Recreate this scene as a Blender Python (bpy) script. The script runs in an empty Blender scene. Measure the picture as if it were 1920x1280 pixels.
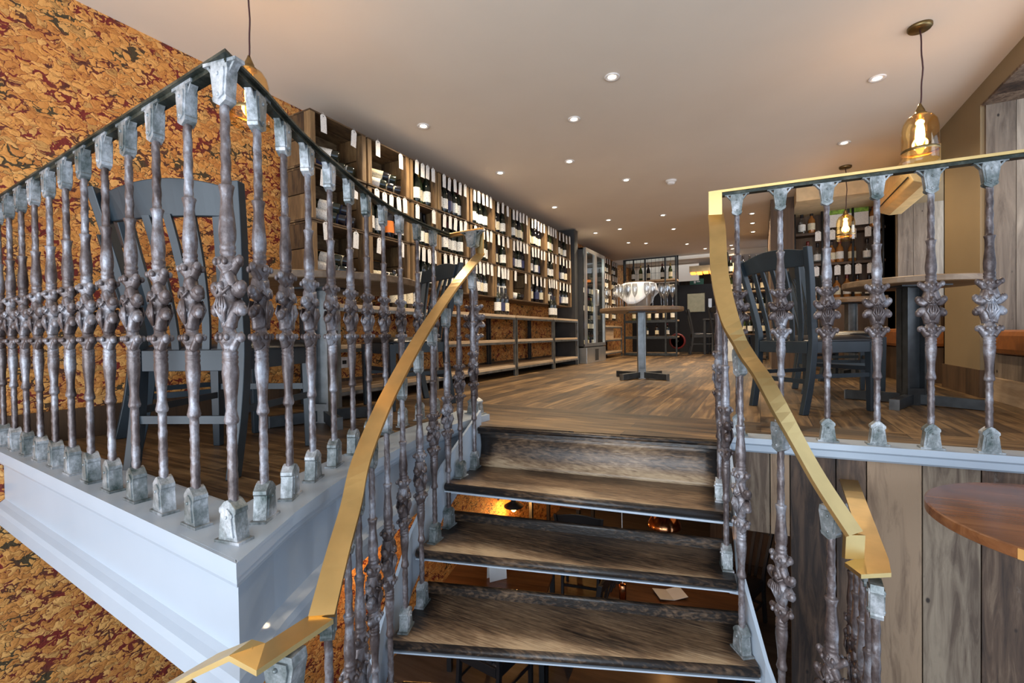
import bpy, bmesh, math, random
from mathutils import Vector, Matrix
PI = math.pi
sc = bpy.context.scene
col = sc.collection
random.seed(7)

# ------------------------------------------------------------------ camera
EYE = 0.45
YAW = math.radians(28.605); PITCH = math.atan(12 / 853.0); ROLL = 0.0138
fw = Vector((-math.sin(YAW) * math.cos(PITCH), math.cos(YAW) * math.cos(PITCH), -math.sin(PITCH)))
r0 = Vector((math.cos(YAW), math.sin(YAW), 0))
u0 = r0.cross(fw)
rt = r0 * math.cos(ROLL) - u0 * math.sin(ROLL)
up = r0 * math.sin(ROLL) + u0 * math.cos(ROLL)
cd = bpy.data.cameras.new('camera'); cam = bpy.data.objects.new('camera', cd); col.objects.link(cam)
M = Matrix((rt, up, -fw)).transposed().to_4x4(); M.translation = Vector((0, 0, EYE)); cam.matrix_world = M
cd.sensor_width = 36; cd.lens = 36 * 853.0 / 1920; cd.clip_start = 0.05; cd.clip_end = 100
sc.camera = cam
# ------------------------------------------------------------------ light and exposure
sc.view_settings.view_transform = 'Standard'; sc.view_settings.look = 'None'
sc.view_settings.exposure = 0.62; sc.view_settings.gamma = 1.0
w = bpy.data.worlds.new('daylight'); sc.world = w; w.use_nodes = True
bg = w.node_tree.nodes['Background']; bg.inputs[0].default_value = (0.62, 0.78, 1.0, 1); bg.inputs[1].default_value = 1.0
def light(name, kind, loc, energy, color, size=0.1, rot=(0, 0, 0), sy=None, spot=None, parent=None, blend=0.6):
    d = bpy.data.lights.new(name, kind); d.energy = energy; d.color = color
    if kind == 'AREA':
        d.size = size
        if sy: d.shape = 'RECTANGLE'; d.size_y = sy
    else: d.shadow_soft_size = size
    if kind == 'SPOT': d.spot_size = spot or 2.4; d.spot_blend = blend
    o = bpy.data.objects.new(name, d); col.objects.link(o); o.location = loc; o.rotation_euler = rot
    if parent: o.parent = parent
    return o
# daylight through the street windows behind the camera and on the right
light('street_window_light', 'AREA', (-0.4, -2.4, 0.2), 150, (0.84, 0.92, 1.0), 4.6, (math.radians(118), 0, 0), 2.6)
light('side_window_light', 'AREA', (2.05, 2.75, 1.1), 9, (0.92, 0.95, 1.0), 1.0, (math.radians(90), 0, math.radians(28)), 1.4)
light('bay_window_light', 'AREA', (2.1, 5.5, 1.3), 14, (0.92, 0.95, 1.0), 1.2, (math.radians(90), 0, math.radians(90)), 1.0)
WARM = (1.0, 0.70, 0.40)

# ------------------------------------------------------------------ mesh tools
class MB:
    def __init__(s): s.v = []; s.f = []; s.r = []; s.sm = []
    def add(s, vs, fs, smooth=False, rnd=None):
        o = len(s.v); rr = random.random() if rnd is None else rnd
        s.v += [tuple(p) for p in vs]; s.r += [rr] * len(vs)
        s.f += [tuple(i + o for i in f) for f in fs]; s.sm += [smooth] * len(fs)
    def box(s, x0, x1, y0, y1, z0, z1, rnd=None):
        s.add([(x0,y0,z0),(x1,y0,z0),(x1,y1,z0),(x0,y1,z0),(x0,y0,z1),(x1,y0,z1),(x1,y1,z1),(x0,y1,z1)],
              [(0,3,2,1),(4,5,6,7),(0,1,5,4),(1,2,6,5),(2,3,7,6),(3,0,4,7)], False, rnd)
    def bar(s, p, q, w, h, side=None, rnd=None):
        p = Vector(p); q = Vector(q); d = (q - p).normalized()
        if side is None: side = Vector((0, 0, 1)).cross(d) if abs(d.z) < 0.95 else Vector((1, 0, 0))
        side = (Vector(side) - d * Vector(side).dot(d)).normalized(); u = d.cross(side)
        vs = [c + side * a * w / 2 + u * b * h / 2 for c in (p, q) for a, b in ((-1,-1),(1,-1),(1,1),(-1,1))]
        s.add(vs, [(0,3,2,1),(4,5,6,7),(0,1,5,4),(1,2,6,5),(2,3,7,6),(3,0,4,7)], False, rnd)
    def tube(s, pts, r, n=8, smooth=True, sy=1.0):
        pts = [Vector(p) for p in pts]; m = len(pts)
        if not hasattr(r, '__len__'): r = [r] * m
        vs = []; prev = None
        for i, p in enumerate(pts):
            d = (pts[min(i+1, m-1)] - pts[max(i-1, 0)]).normalized()
            if prev is None: a = d.orthogonal().normalized()
            else: a = (prev - d * prev.dot(d)); a = a.normalized() if a.length > 1e-6 else d.orthogonal().normalized()
            prev = a; b = d.cross(a)
            for k in range(n):
                t = 2 * PI * k / n; vs.append(p + a * math.cos(t) * r[i] + b * math.sin(t) * r[i] * sy)
        fs = [(i*n+k, i*n+(k+1)%n, (i+1)*n+(k+1)%n, (i+1)*n+k) for i in range(m-1) for k in range(n)]
        fs += [tuple(range(n))[::-1], tuple((m-1)*n+k for k in range(n))]
        s.add(vs, fs, smooth)
    def lathe(s, prof, n=16, sy=1.0, c=(0,0,0), fn=None, smooth=True, cap=True):
        vs = []
        for (r, z) in prof:
            for k in range(n):
                t = 2 * PI * k / n; rr = fn(r, z, t) if fn else r
                vs.append((c[0] + rr * math.cos(t), c[1] + rr * math.sin(t) * sy, c[2] + z))
        m = len(prof)
        fs = [(i*n+k, i*n+(k+1)%n, (i+1)*n+(k+1)%n, (i+1)*n+k) for i in range(m-1) for k in range(n)]
        if cap: fs += [tuple(range(n))[::-1], tuple((m-1)*n+k for k in range(n))]
        s.add(vs, fs, smooth)
    def ball(s, c, r, n=8, sc_=(1,1,1)):
        prof = [(max(1e-4, r * math.sin(PI * i / (n//2+2))), -r * math.cos(PI * i / (n//2+2))) for i in range(n//2+3)]
        vs = []
        for (a, z) in prof:
            for k in range(n):
                t = 2*PI*k/n; vs.append((c[0]+a*math.cos(t)*sc_[0], c[1]+a*math.sin(t)*sc_[1], c[2]+z*sc_[2]))
        m = len(prof)
        s.add(vs, [(i*n+k, i*n+(k+1)%n, (i+1)*n+(k+1)%n, (i+1)*n+k) for i in range(m-1) for k in range(n)], True)
    def prism(s, poly, z0, z1, rnd=None):
        n = len(poly)
        vs = [(x, y, z0) for x, y in poly] + [(x, y, z1) for x, y in poly]
        s.add(vs, [tuple(range(n))[::-1], tuple(range(n, 2*n))] + [(i, (i+1)%n, n+(i+1)%n, n+i) for i in range(n)], False, rnd)
    def sweep(s, pts, prof, sides=None, closed_ends=True, smooth=False):
        # prof: list of (a, z) with a along the horizontal side vector of each point
        pts = [Vector(p) for p in pts]; m = len(pts); n = len(prof); vs = []
        for i, p in enumerate(pts):
            if sides: sd = Vector(sides[i])
            else:
                d0 = (pts[i] - pts[i-1]) if i > 0 else (pts[1] - pts[0])
                d1 = (pts[i+1] - pts[i]) if i < m-1 else d0
                for d in (d0, d1): d.z = 0
                d0 = d0.normalized(); d1 = d1.normalized()
                n0 = Vector((-d0.y, d0.x, 0)); n1 = Vector((-d1.y, d1.x, 0)); sd = (n0 + n1).normalized(); sd = sd / max(0.4, sd.dot(n0))
            for (a, z) in prof: vs.append(p + sd * a + Vector((0, 0, z)))
        fs = [(i*n+k, i*n+(k+1)%n, (i+1)*n+(k+1)%n, (i+1)*n+k) for i in range(m-1) for k in range(n)]
        if closed_ends: fs += [tuple(range(n))[::-1], tuple((m-1)*n+k for k in range(n))]
        s.add(vs, fs, smooth)
    def mesh(s, name):
        me = bpy.data.meshes.new(name); me.from_pydata(s.v, [], s.f); me.update()
        bm = bmesh.new(); bm.from_mesh(me); bmesh.ops.recalc_face_normals(bm, faces=bm.faces); bm.to_mesh(me); bm.free()
        at = me.attributes.new('rnd', 'FLOAT', 'POINT'); at.data.foreach_set('value', s.r)
        me.polygons.foreach_set('use_smooth', s.sm)
        return me
    def grid_attr(s, o, fn):
        me = o.data
        for nm, k in (('tu', 0), ('tv', 1)):
            at = me.attributes.new(nm, 'FLOAT', 'POINT'); at.data.foreach_set('value', [fn(v.co)[k] for v in me.vertices])
    def build(s, name, mat, parent=None, loc=(0,0,0), rot=(0,0,0), bevel=0, kind=None):
        me = s.mesh(name); me.materials.append(mat)
        o = bpy.data.objects.new(name, me); col.objects.link(o); o.location = loc; o.rotation_euler = rot
        if parent: o.parent = parent
        if bevel:
            b = o.modifiers.new('bevel', 'BEVEL'); b.width = bevel; b.segments = 2; b.limit_method = 'ANGLE'; b.angle_limit = math.radians(40)
        if kind: o['kind'] = kind
        return o
def smooth_path(pts, k=6):
    P = [Vector(p) for p in pts]; out = []
    for i in range(len(P)-1):
        a = P[max(i-1,0)]; b = P[i]; c = P[i+1]; d = P[min(i+2, len(P)-1)]
        for j in range(k):
            t = j/k; out.append(0.5*((2*b)+(c-a)*t+(2*a-5*b+4*c-d)*t*t+(3*b-a-3*c+d)*t**3))
    out.append(P[-1]); return out
def tag(o, label=None, cat=None, group=None, kind=None):
    if label: o['label'] = label
    if cat: o['category'] = cat
    if group: o['group'] = group
    if kind: o['kind'] = kind
    return o
def thing(name, label, cat, loc=(0,0,0), rz=0, group=None):
    o = bpy.data.objects.new(name, None); col.objects.link(o); o.location = loc; o.rotation_euler = (0, 0, rz)
    o.empty_display_size = 0.05
    return tag(o, label, cat, group)
def copy_tree(o, parent=None):
    c = o.copy(); col.objects.link(c)
    if parent is not None: c.parent = parent
    for ch in list(o.children): copy_tree(ch, c)
    return c
def dup(src, label, loc, rz=0, group=None, scale=None):
    c = copy_tree(src); c.location = loc; c.rotation_euler = (0, 0, rz); c['label'] = label
    if group: c['group'] = group
    if scale: c.scale = scale
    return c
ORD = ['first','second','third','fourth','fifth','sixth','seventh','eighth','ninth','tenth','eleventh','twelfth','thirteenth','fourteenth','fifteenth','sixteenth','seventeenth','eighteenth','nineteenth','twentieth']

# ------------------------------------------------------------------ materials
def base_mat(name):
    m = bpy.data.materials.new(name); m.use_nodes = True; nt = m.node_tree
    return m, nt, nt.nodes, nt.links, nt.nodes['Principled BSDF']
def N(ns, t, **kw):
    n = ns.new(t)
    for k, v in kw.items(): setattr(n, k, v)
    return n
def ramp(ns, pts):
    r = ns.new('ShaderNodeValToRGB'); e = r.color_ramp.elements
    while len(e) < len(pts): e.new(0.5)
    for el, (p, c) in zip(e, pts): el.position = p; el.color = (*c, 1) if len(c) == 3 else c
    return r
def plain(name, c, rough=0.5, metal=0, var=0.12, scale=12, bump=0.0, emit=None, estr=0, coat=0):
    m, nt, ns, ln, b = base_mat(name)
    tc = N(ns, 'ShaderNodeTexCoord'); nz = N(ns, 'ShaderNodeTexNoise'); nz.inputs['Scale'].default_value = scale; nz.inputs['Detail'].default_value = 5
    ln.new(tc.outputs['Object'], nz.inputs['Vector'])
    r = ramp(ns, [(0.3, tuple(x*(1-var) for x in c)), (0.7, tuple(min(1, x*(1+var)) for x in c))])
    ln.new(nz.outputs['Fac'], r.inputs['Fac']); ln.new(r.outputs['Color'], b.inputs['Base Color'])
    b.inputs['Roughness'].default_value = rough; b.inputs['Metallic'].default_value = metal
    if coat: b.inputs['Coat Weight'].default_value = coat
    if bump:
        bp = N(ns, 'ShaderNodeBump'); bp.inputs['Strength'].default_value = bump; bp.inputs['Distance'].default_value = 0.01
        ln.new(nz.outputs['Fac'], bp.inputs['Height']); ln.new(bp.outputs['Normal'], b.inputs['Normal'])
    if emit: b.inputs['Emission Color'].default_value = (*emit, 1); b.inputs['Emission Strength'].default_value = estr
    return m
def wood(name, dark, mid, light_, axis='z', scale=6.0, rough=0.6, stretch=14, rmix=0.6, bump=0.25, contrast=(0.3, 0.5, 0.72), worn=False):
    m, nt, ns, ln, b = base_mat(name)
    tc = N(ns, 'ShaderNodeTexCoord'); mp = N(ns, 'ShaderNodeMapping')
    s = {'x': (1/stretch, 1, 1), 'y': (1, 1/stretch, 1), 'z': (1, 1, 1/stretch)}[axis]
    mp.inputs['Scale'].default_value = tuple(v*scale for v in s)
    at = N(ns, 'ShaderNodeAttribute', attribute_name='rnd')
    cb = N(ns, 'ShaderNodeVectorMath', operation='SCALE'); cb.inputs[0].default_value = (13, 7, 5); ln.new(at.outputs['Fac'], cb.inputs['Scale'])
    ad = N(ns, 'ShaderNodeVectorMath', operation='ADD')
    ln.new(tc.outputs['Object'], mp.inputs['Vector']); ln.new(mp.outputs['Vector'], ad.inputs[0]); ln.new(cb.outputs['Vector'], ad.inputs[1])
    n1 = N(ns, 'ShaderNodeTexNoise'); n1.inputs['Scale'].default_value = 4; n1.inputs['Detail'].default_value = 8; n1.inputs['Distortion'].default_value = 0.8
    n1.inputs['Roughness'].default_value = 0.65
    ln.new(ad.outputs['Vector'], n1.inputs['Vector'])
    n2 = N(ns, 'ShaderNodeTexNoise'); n2.inputs['Scale'].default_value = 0.9; n2.inputs['Detail'].default_value = 3
    ln.new(ad.outputs['Vector'], n2.inputs['Vector'])
    mx = N(ns, 'ShaderNodeMath', operation='MULTIPLY_ADD'); mx.inputs[1].default_value = 0.6
    ln.new(n1.outputs['Fac'], mx.inputs[0])
    m2 = N(ns, 'ShaderNodeMath', operation='MULTIPLY_ADD'); m2.inputs[1].default_value = 0.4; m2.inputs[2].default_value = -0.08 * rmix
    ln.new(n2.outputs['Fac'], m2.inputs[0]); 
    m3 = N(ns, 'ShaderNodeMath', operation='MULTIPLY_ADD'); m3.inputs[1].default_value = 0.16 * rmix
    ln.new(at.outputs['Fac'], m3.inputs[0]); ln.new(m2.outputs[0], m3.inputs[2]); ln.new(m3.outputs[0], mx.inputs[2])
    r = ramp(ns, [(contrast[0], dark), (contrast[1], mid), (contrast[2], light_)])
    ln.new(mx.outputs[0], r.inputs['Fac']); colr = r.outputs['Color']
    if worn:
        # every board has its own hue; nail holes, knots and old paint smears
        hr = ramp(ns, [(0.35, (.90, .82, .74)), (0.55, (1, .98, .94)), (0.70, (.84, .88, .88)), (0.85, (.98, .88, .77))]); ln.new(at.outputs['Fac'], hr.inputs['Fac'])
        m4 = N(ns, 'ShaderNodeMix', data_type='RGBA', blend_type='MULTIPLY'); m4.inputs['Factor'].default_value = 1; ln.new(colr, m4.inputs['A']); ln.new(hr.outputs['Color'], m4.inputs['B'])
        vo = N(ns, 'ShaderNodeTexVoronoi'); vo.inputs['Scale'].default_value = 11; vm = N(ns, 'ShaderNodeMapping'); vm.inputs['Scale'].default_value = (1, .5, .62); ln.new(tc.outputs['Object'], vm.inputs['Vector']); ln.new(vm.outputs['Vector'], vo.inputs['Vector'])
        vr = ramp(ns, [(0.045, (.12, .09, .07)), (0.085, (1, 1, 1))]); ln.new(vo.outputs['Distance'], vr.inputs['Fac'])
        m5 = N(ns, 'ShaderNodeMix', data_type='RGBA', blend_type='MULTIPLY'); m5.inputs['Factor'].default_value = 1; ln.new(m4.outputs['Result'], m5.inputs['A']); ln.new(vr.outputs['Color'], m5.inputs['B'])
        n5 = N(ns, 'ShaderNodeTexNoise'); n5.inputs['Scale'].default_value = 4.5; n5.inputs['Detail'].default_value = 9; n5.inputs['Roughness'].default_value = .7; ln.new(vm.outputs['Vector'], n5.inputs['Vector'])
        r5 = ramp(ns, [(0.63, (0, 0, 0)), (0.72, (.55, .55, .55))]); ln.new(n5.outputs['Fac'], r5.inputs['Fac'])
        m6 = N(ns, 'ShaderNodeMix', data_type='RGBA'); ln.new(r5.outputs['Color'], m6.inputs['Factor']); ln.new(m5.outputs['Result'], m6.inputs['A']); m6.inputs['B'].default_value = (.36, .33, .29, 1); colr = m6.outputs['Result']
    ln.new(colr, b.inputs['Base Color'])
    b.inputs['Roughness'].default_value = rough
    bp = N(ns, 'ShaderNodeBump'); bp.inputs['Strength'].default_value = bump; bp.inputs['Distance'].default_value = 0.006
    ln.new(n1.outputs['Fac'], bp.inputs['Height']); ln.new(bp.outputs['Normal'], b.inputs['Normal'])
    return m
def iron_mat(name, a, b_, c, rough=0.38):
    m, nt, ns, ln, b = base_mat(name)
    tc = N(ns, 'ShaderNodeTexCoord'); n1 = N(ns, 'ShaderNodeTexNoise'); n1.inputs['Scale'].default_value = 9; n1.inputs['Detail'].default_value = 7; n1.inputs['Roughness'].default_value = 0.7
    oi = N(ns, 'ShaderNodeObjectInfo'); ad = N(ns, 'ShaderNodeVectorMath', operation='ADD'); sc2 = N(ns, 'ShaderNodeVectorMath', operation='SCALE'); sc2.inputs[0].default_value = (31, 17, 23)
    ln.new(oi.outputs['Random'], sc2.inputs['Scale']); ln.new(tc.outputs['Object'], ad.inputs[0]); ln.new(sc2.outputs['Vector'], ad.inputs[1])
    ln.new(ad.outputs['Vector'], n1.inputs['Vector'])
    r = ramp(ns, [(0.34, a), (0.5, b_), (0.68, c)]); ln.new(n1.outputs['Fac'], r.inputs['Fac']); ln.new(r.outputs['Color'], b.inputs['Base Color'])
    n2 = N(ns, 'ShaderNodeTexNoise'); n2.inputs['Scale'].default_value = 70; n2.inputs['Detail'].default_value = 4; ln.new(ad.outputs['Vector'], n2.inputs['Vector'])
    bp = N(ns, 'ShaderNodeBump'); bp.inputs['Strength'].default_value = 0.35; bp.inputs['Distance'].default_value = 0.004
    ln.new(n2.outputs['Fac'], bp.inputs['Height']); ln.new(bp.outputs['Normal'], b.inputs['Normal'])
    b.inputs['Roughness'].default_value = rough; b.inputs['Metallic'].default_value = 0.35
    return m
def cork_mat():
    m, nt, ns, ln, b = base_mat('cork_bark')
    tc = N(ns, 'ShaderNodeTexCoord')
    wn = N(ns, 'ShaderNodeTexNoise'); wn.inputs['Scale'].default_value = 21; wn.inputs['Detail'].default_value = 3
    ln.new(tc.outputs['Object'], wn.inputs['Vector'])
    sb = N(ns, 'ShaderNodeVectorMath', operation='SUBTRACT'); sb.inputs[1].default_value = (.5, .5, .5); ln.new(wn.outputs['Color'], sb.inputs[0])
    scl = N(ns, 'ShaderNodeVectorMath', operation='SCALE'); scl.inputs['Scale'].default_value = 0.075; ln.new(sb.outputs['Vector'], scl.inputs[0])
    ad = N(ns, 'ShaderNodeVectorMath', operation='ADD'); ln.new(tc.outputs['Object'], ad.inputs[0]); ln.new(scl.outputs['Vector'], ad.inputs[1])
    mp = N(ns, 'ShaderNodeMapping'); mp.inputs['Rotation'].default_value = (0.5, 0, 0); mp.inputs['Scale'].default_value = (1, 0.8, 1.5)
    ln.new(ad.outputs['Vector'], mp.inputs['Vector'])
    v1 = N(ns, 'ShaderNodeTexVoronoi', feature='DISTANCE_TO_EDGE'); v1.inputs['Scale'].default_value = 29
    v2 = N(ns, 'ShaderNodeTexVoronoi', feature='F1'); v2.inputs['Scale'].default_value = 29
    ln.new(mp.outputs['Vector'], v1.inputs['Vector']); ln.new(mp.outputs['Vector'], v2.inputs['Vector'])
    sp = N(ns, 'ShaderNodeSeparateColor'); ln.new(v2.outputs['Color'], sp.inputs['Color'])
    flake = ramp(ns, [(0.0, (0.46, 0.17, 0.035)), (0.45, (0.62, 0.27, 0.06)), (0.8, (0.70, 0.36, 0.105)), (1.0, (0.42, 0.21, 0.055))])
    ln.new(sp.outputs['Red'], flake.inputs['Fac'])
    gapc = ramp(ns, [(0.40, (0.055, 0.035, 0.012)), (0.56, (0.16, 0.012, 0.006))])
    gn = N(ns, 'ShaderNodeTexNoise'); gn.inputs['Scale'].default_value = 6; ln.new(tc.outputs['Object'], gn.inputs['Vector']); ln.new(gn.outputs['Fac'], gapc.inputs['Fac'])
    # wider gaps where a slow noise is high
    g2 = N(ns, 'ShaderNodeTexNoise'); g2.inputs['Scale'].default_value = 15; g2.inputs['Detail'].default_value = 4; ln.new(mp.outputs['Vector'], g2.inputs['Vector'])
    th = N(ns, 'ShaderNodeMapRange'); th.inputs['From Min'].default_value = 0.50; th.inputs['From Max'].default_value = 0.74; th.inputs['To Min'].default_value = 0.022; th.inputs['To Max'].default_value = 0.30
    ln.new(g2.outputs['Fac'], th.inputs['Value'])
    gt = N(ns, 'ShaderNodeMath', operation='LESS_THAN'); ln.new(v1.outputs['Distance'], gt.inputs[0]); ln.new(th.outputs[0], gt.inputs[1])
    mx = N(ns, 'ShaderNodeMix', data_type='RGBA'); ln.new(gt.outputs[0], mx.inputs['Factor']); ln.new(flake.outputs['Color'], mx.inputs['A']); ln.new(gapc.outputs['Color'], mx.inputs['B'])
    # fine specks
    n3 = N(ns, 'ShaderNodeTexNoise'); n3.inputs['Scale'].default_value = 55; n3.inputs['Detail'].default_value = 5; ln.new(mp.outputs['Vector'], n3.inputs['Vector'])
    r3 = ramp(ns, [(0.35, (0.45, 0.35, 0.25)), (0.46, (1, 1, 1))]); ln.new(n3.outputs['Fac'], r3.inputs['Fac'])
    mu = N(ns, 'ShaderNodeMix', data_type='RGBA', blend_type='MULTIPLY'); mu.inputs['Factor'].default_value = 0.8
    ln.new(mx.outputs['Result'], mu.inputs['A']); ln.new(r3.outputs['Color'], mu.inputs['B'])
    ln.new(mu.outputs['Result'], b.inputs['Base Color']); b.inputs['Roughness'].default_value = 0.75
    bp = N(ns, 'ShaderNodeBump'); bp.inputs['Strength'].default_value = 0.5; bp.inputs['Distance'].default_value = 0.01
    ln.new(v1.outputs['Distance'], bp.inputs['Height']); ln.new(bp.outputs['Normal'], b.inputs['Normal'])
    return m
def floor_mat():
    m, nt, ns, ln, b = base_mat('worn_floorboards')
    tc = N(ns, 'ShaderNodeTexCoord'); sx = N(ns, 'ShaderNodeSeparateXYZ'); ln.new(tc.outputs['Object'], sx.inputs[0])
    def boards(rot):
        mp = N(ns, 'ShaderNodeMapping'); mp.inputs['Rotation'].default_value = (0, 0, rot); ln.new(tc.outputs['Object'], mp.inputs['Vector'])
        br = N(ns, 'ShaderNodeTexBrick'); br.inputs['Scale'].default_value = 1; br.inputs['Brick Width'].default_value = 1.1; br.inputs['Row Height'].default_value = 0.11
        br.inputs['Mortar Size'].default_value = 0.002; br.inputs['Color1'].default_value = (0.0, 0, 0, 1); br.inputs['Color2'].default_value = (1, 1, 1, 1); br.inputs['Mortar'].default_value = (0.5, .5, .5, 1)
        ln.new(mp.outputs['Vector'], br.inputs['Vector'])
        m2 = N(ns, 'ShaderNodeMapping'); m2.inputs['Scale'].default_value = (1.2, 16, 1); ln.new(mp.outputs['Vector'], m2.inputs['Vector'])
        nz = N(ns, 'ShaderNodeTexNoise'); nz.inputs['Scale'].default_value = 2.2; nz.inputs['Detail'].default_value = 8; nz.inputs['Distortion'].default_value = 0.6; ln.new(m2.outputs['Vector'], nz.inputs['Vector'])
        return br, nz
    bA, nA = boards(0.0); bB, nB = boards(PI/2)
    gt = N(ns, 'ShaderNodeMath', operation='GREATER_THAN'); gt.inputs[1].default_value = 2.56; ln.new(sx.outputs['Y'], gt.inputs[0])
    def mixc(a, c, kind='RGBA'):
        x = N(ns, 'ShaderNodeMix', data_type='RGBA'); ln.new(gt.outputs[0], x.inputs['Factor']); ln.new(a, x.inputs['A']); ln.new(c, x.inputs['B']); return x.outputs['Result']
    brc = mixc(bA.outputs['Color'], bB.outputs['Color']); mor = mixc(bA.outputs['Fac'], bB.outputs['Fac']); nz = mixc(nA.outputs['Fac'], nB.outputs['Fac'])
    big = N(ns, 'ShaderNodeTexNoise'); big.inputs['Scale'].default_value = 1.7; big.inputs['Detail'].default_value = 4; ln.new(tc.outputs['Object'], big.inputs['Vector'])
    a1 = N(ns, 'ShaderNodeMath', operation='MULTIPLY_ADD'); a1.inputs[1].default_value = 0.55; ln.new(nz, a1.inputs[0])
    a2 = N(ns, 'ShaderNodeMath', operation='MULTIPLY_ADD'); a2.inputs[1].default_value = 0.16; ln.new(brc, a2.inputs[0])
    a3 = N(ns, 'ShaderNodeMath', operation='MULTIPLY'); a3.inputs[1].default_value = 0.30; ln.new(big.outputs['Fac'], a3.inputs[0])
    ln.new(a3.outputs[0], a2.inputs[2]); ln.new(a2.outputs[0], a1.inputs[2])
    r = ramp(ns, [(0.37, (0.018, 0.011, 0.006)), (0.51, (0.082, 0.047, 0.021)), (0.66, (0.235, 0.145, 0.066))]); ln.new(a1.outputs[0], r.inputs['Fac'])
    mx = N(ns, 'ShaderNodeMix', data_type='RGBA'); ln.new(mor, mx.inputs['Factor']); ln.new(r.outputs['Color'], mx.inputs['A']); mx.inputs['B'].default_value = (0.015, 0.01, 0.007, 1)
    ln.new(mx.outputs['Result'], b.inputs['Base Color']); b.inputs['Roughness'].default_value = 0.42
    bp = N(ns, 'ShaderNodeBump'); bp.inputs['Strength'].default_value = 0.25; bp.inputs['Distance'].default_value = 0.004; ln.new(nz, bp.inputs['Height']); ln.new(bp.outputs['Normal'], b.inputs['Normal'])
    return m
def tread_mat(name='worn_oak_tread', nosing=False):
    m, nt, ns, ln, b = base_mat(name)
    tc = N(ns, 'ShaderNodeTexCoord')
    def nz(scale, mscale, det=7, dist=0.0):
        mp = N(ns, 'ShaderNodeMapping'); mp.inputs['Scale'].default_value = mscale; mp.inputs['Rotation'].default_value = (0, 0, -0.22); ln.new(tc.outputs['Object'], mp.inputs['Vector'])
        n = N(ns, 'ShaderNodeTexNoise'); n.inputs['Scale'].default_value = scale; n.inputs['Detail'].default_value = det; n.inputs['Distortion'].default_value = dist
        ln.new(mp.outputs['Vector'], n.inputs['Vector']); return n.outputs['Fac']
    def ma(x, k, c):
        n = N(ns, 'ShaderNodeMath', operation='MULTIPLY_ADD'); ln.new(x, n.inputs[0])
        if hasattr(k, 'links'): ln.new(k, n.inputs[1])
        else: n.inputs[1].default_value = k
        if hasattr(c, 'links'): ln.new(c, n.inputs[2])
        else: n.inputs[2].default_value = c
        return n.outputs[0]
    def mr(x, a0, a1, b0, b1):
        n = N(ns, 'ShaderNodeMapRange', interpolation_type='SMOOTHSTEP'); ln.new(x, n.inputs['Value'])
        for k, v in zip(('From Min', 'From Max', 'To Min', 'To Max'), (a0, a1, b0, b1)): n.inputs[k].default_value = v
        return n.outputs[0]
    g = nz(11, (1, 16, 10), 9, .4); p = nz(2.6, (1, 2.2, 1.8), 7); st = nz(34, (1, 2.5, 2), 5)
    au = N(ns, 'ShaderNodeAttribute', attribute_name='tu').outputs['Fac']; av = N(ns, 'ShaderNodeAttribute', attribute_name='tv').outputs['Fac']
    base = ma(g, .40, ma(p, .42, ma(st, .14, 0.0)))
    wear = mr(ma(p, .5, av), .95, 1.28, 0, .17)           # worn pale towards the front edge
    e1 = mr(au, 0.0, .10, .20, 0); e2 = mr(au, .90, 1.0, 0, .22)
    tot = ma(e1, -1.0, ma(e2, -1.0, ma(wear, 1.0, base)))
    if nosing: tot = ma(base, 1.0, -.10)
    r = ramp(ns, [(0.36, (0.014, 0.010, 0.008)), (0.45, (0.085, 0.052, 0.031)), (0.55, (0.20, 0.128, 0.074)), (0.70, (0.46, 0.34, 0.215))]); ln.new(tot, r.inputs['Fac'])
    ln.new(r.outputs['Color'], b.inputs['Base Color']); b.inputs['Roughness'].default_value = 0.38
    bp = N(ns, 'ShaderNodeBump'); bp.inputs['Strength'].default_value = 0.3; bp.inputs['Distance'].default_value = 0.004; ln.new(g, bp.inputs['Height']); ln.new(bp.outputs['Normal'], b.inputs['Normal'])
    return m
def glass_mat(name, c, rough=0.02, k=1.0):
    # thin clear glass: light passes straight through, the surface adds a fresnel reflection
    m, nt, ns, ln, b = base_mat(name)
    out = ns['Material Output']; tr = N(ns, 'ShaderNodeBsdfTransparent'); tr.inputs[0].default_value = (*c, 1)
    gl = N(ns, 'ShaderNodeBsdfGlossy'); gl.inputs['Roughness'].default_value = rough
    lw = N(ns, 'ShaderNodeLayerWeight'); lw.inputs['Blend'].default_value = 0.25
    nz = N(ns, 'ShaderNodeTexNoise'); nz.inputs['Scale'].default_value = 14
    bp = N(ns, 'ShaderNodeBump'); bp.inputs['Strength'].default_value = 0.08; ln.new(nz.outputs['Fac'], bp.inputs['Height']); ln.new(bp.outputs['Normal'], gl.inputs['Normal']); ln.new(bp.outputs['Normal'], lw.inputs['Normal'])
    r = ramp(ns, [(0.0, (.05*k,)*3), (0.5, (.12*k,)*3), (1.0, (.85,)*3)]); ln.new(lw.outputs['Facing'], r.inputs['Fac'])
    mx = N(ns, 'ShaderNodeMixShader'); ln.new(r.outputs['Color'], mx.inputs[0]); ln.new(tr.outputs[0], mx.inputs[1]); ln.new(gl.outputs[0], mx.inputs[2])
    ln.new(mx.outputs[0], out.inputs['Surface']); ns.remove(b)
    return m
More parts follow.
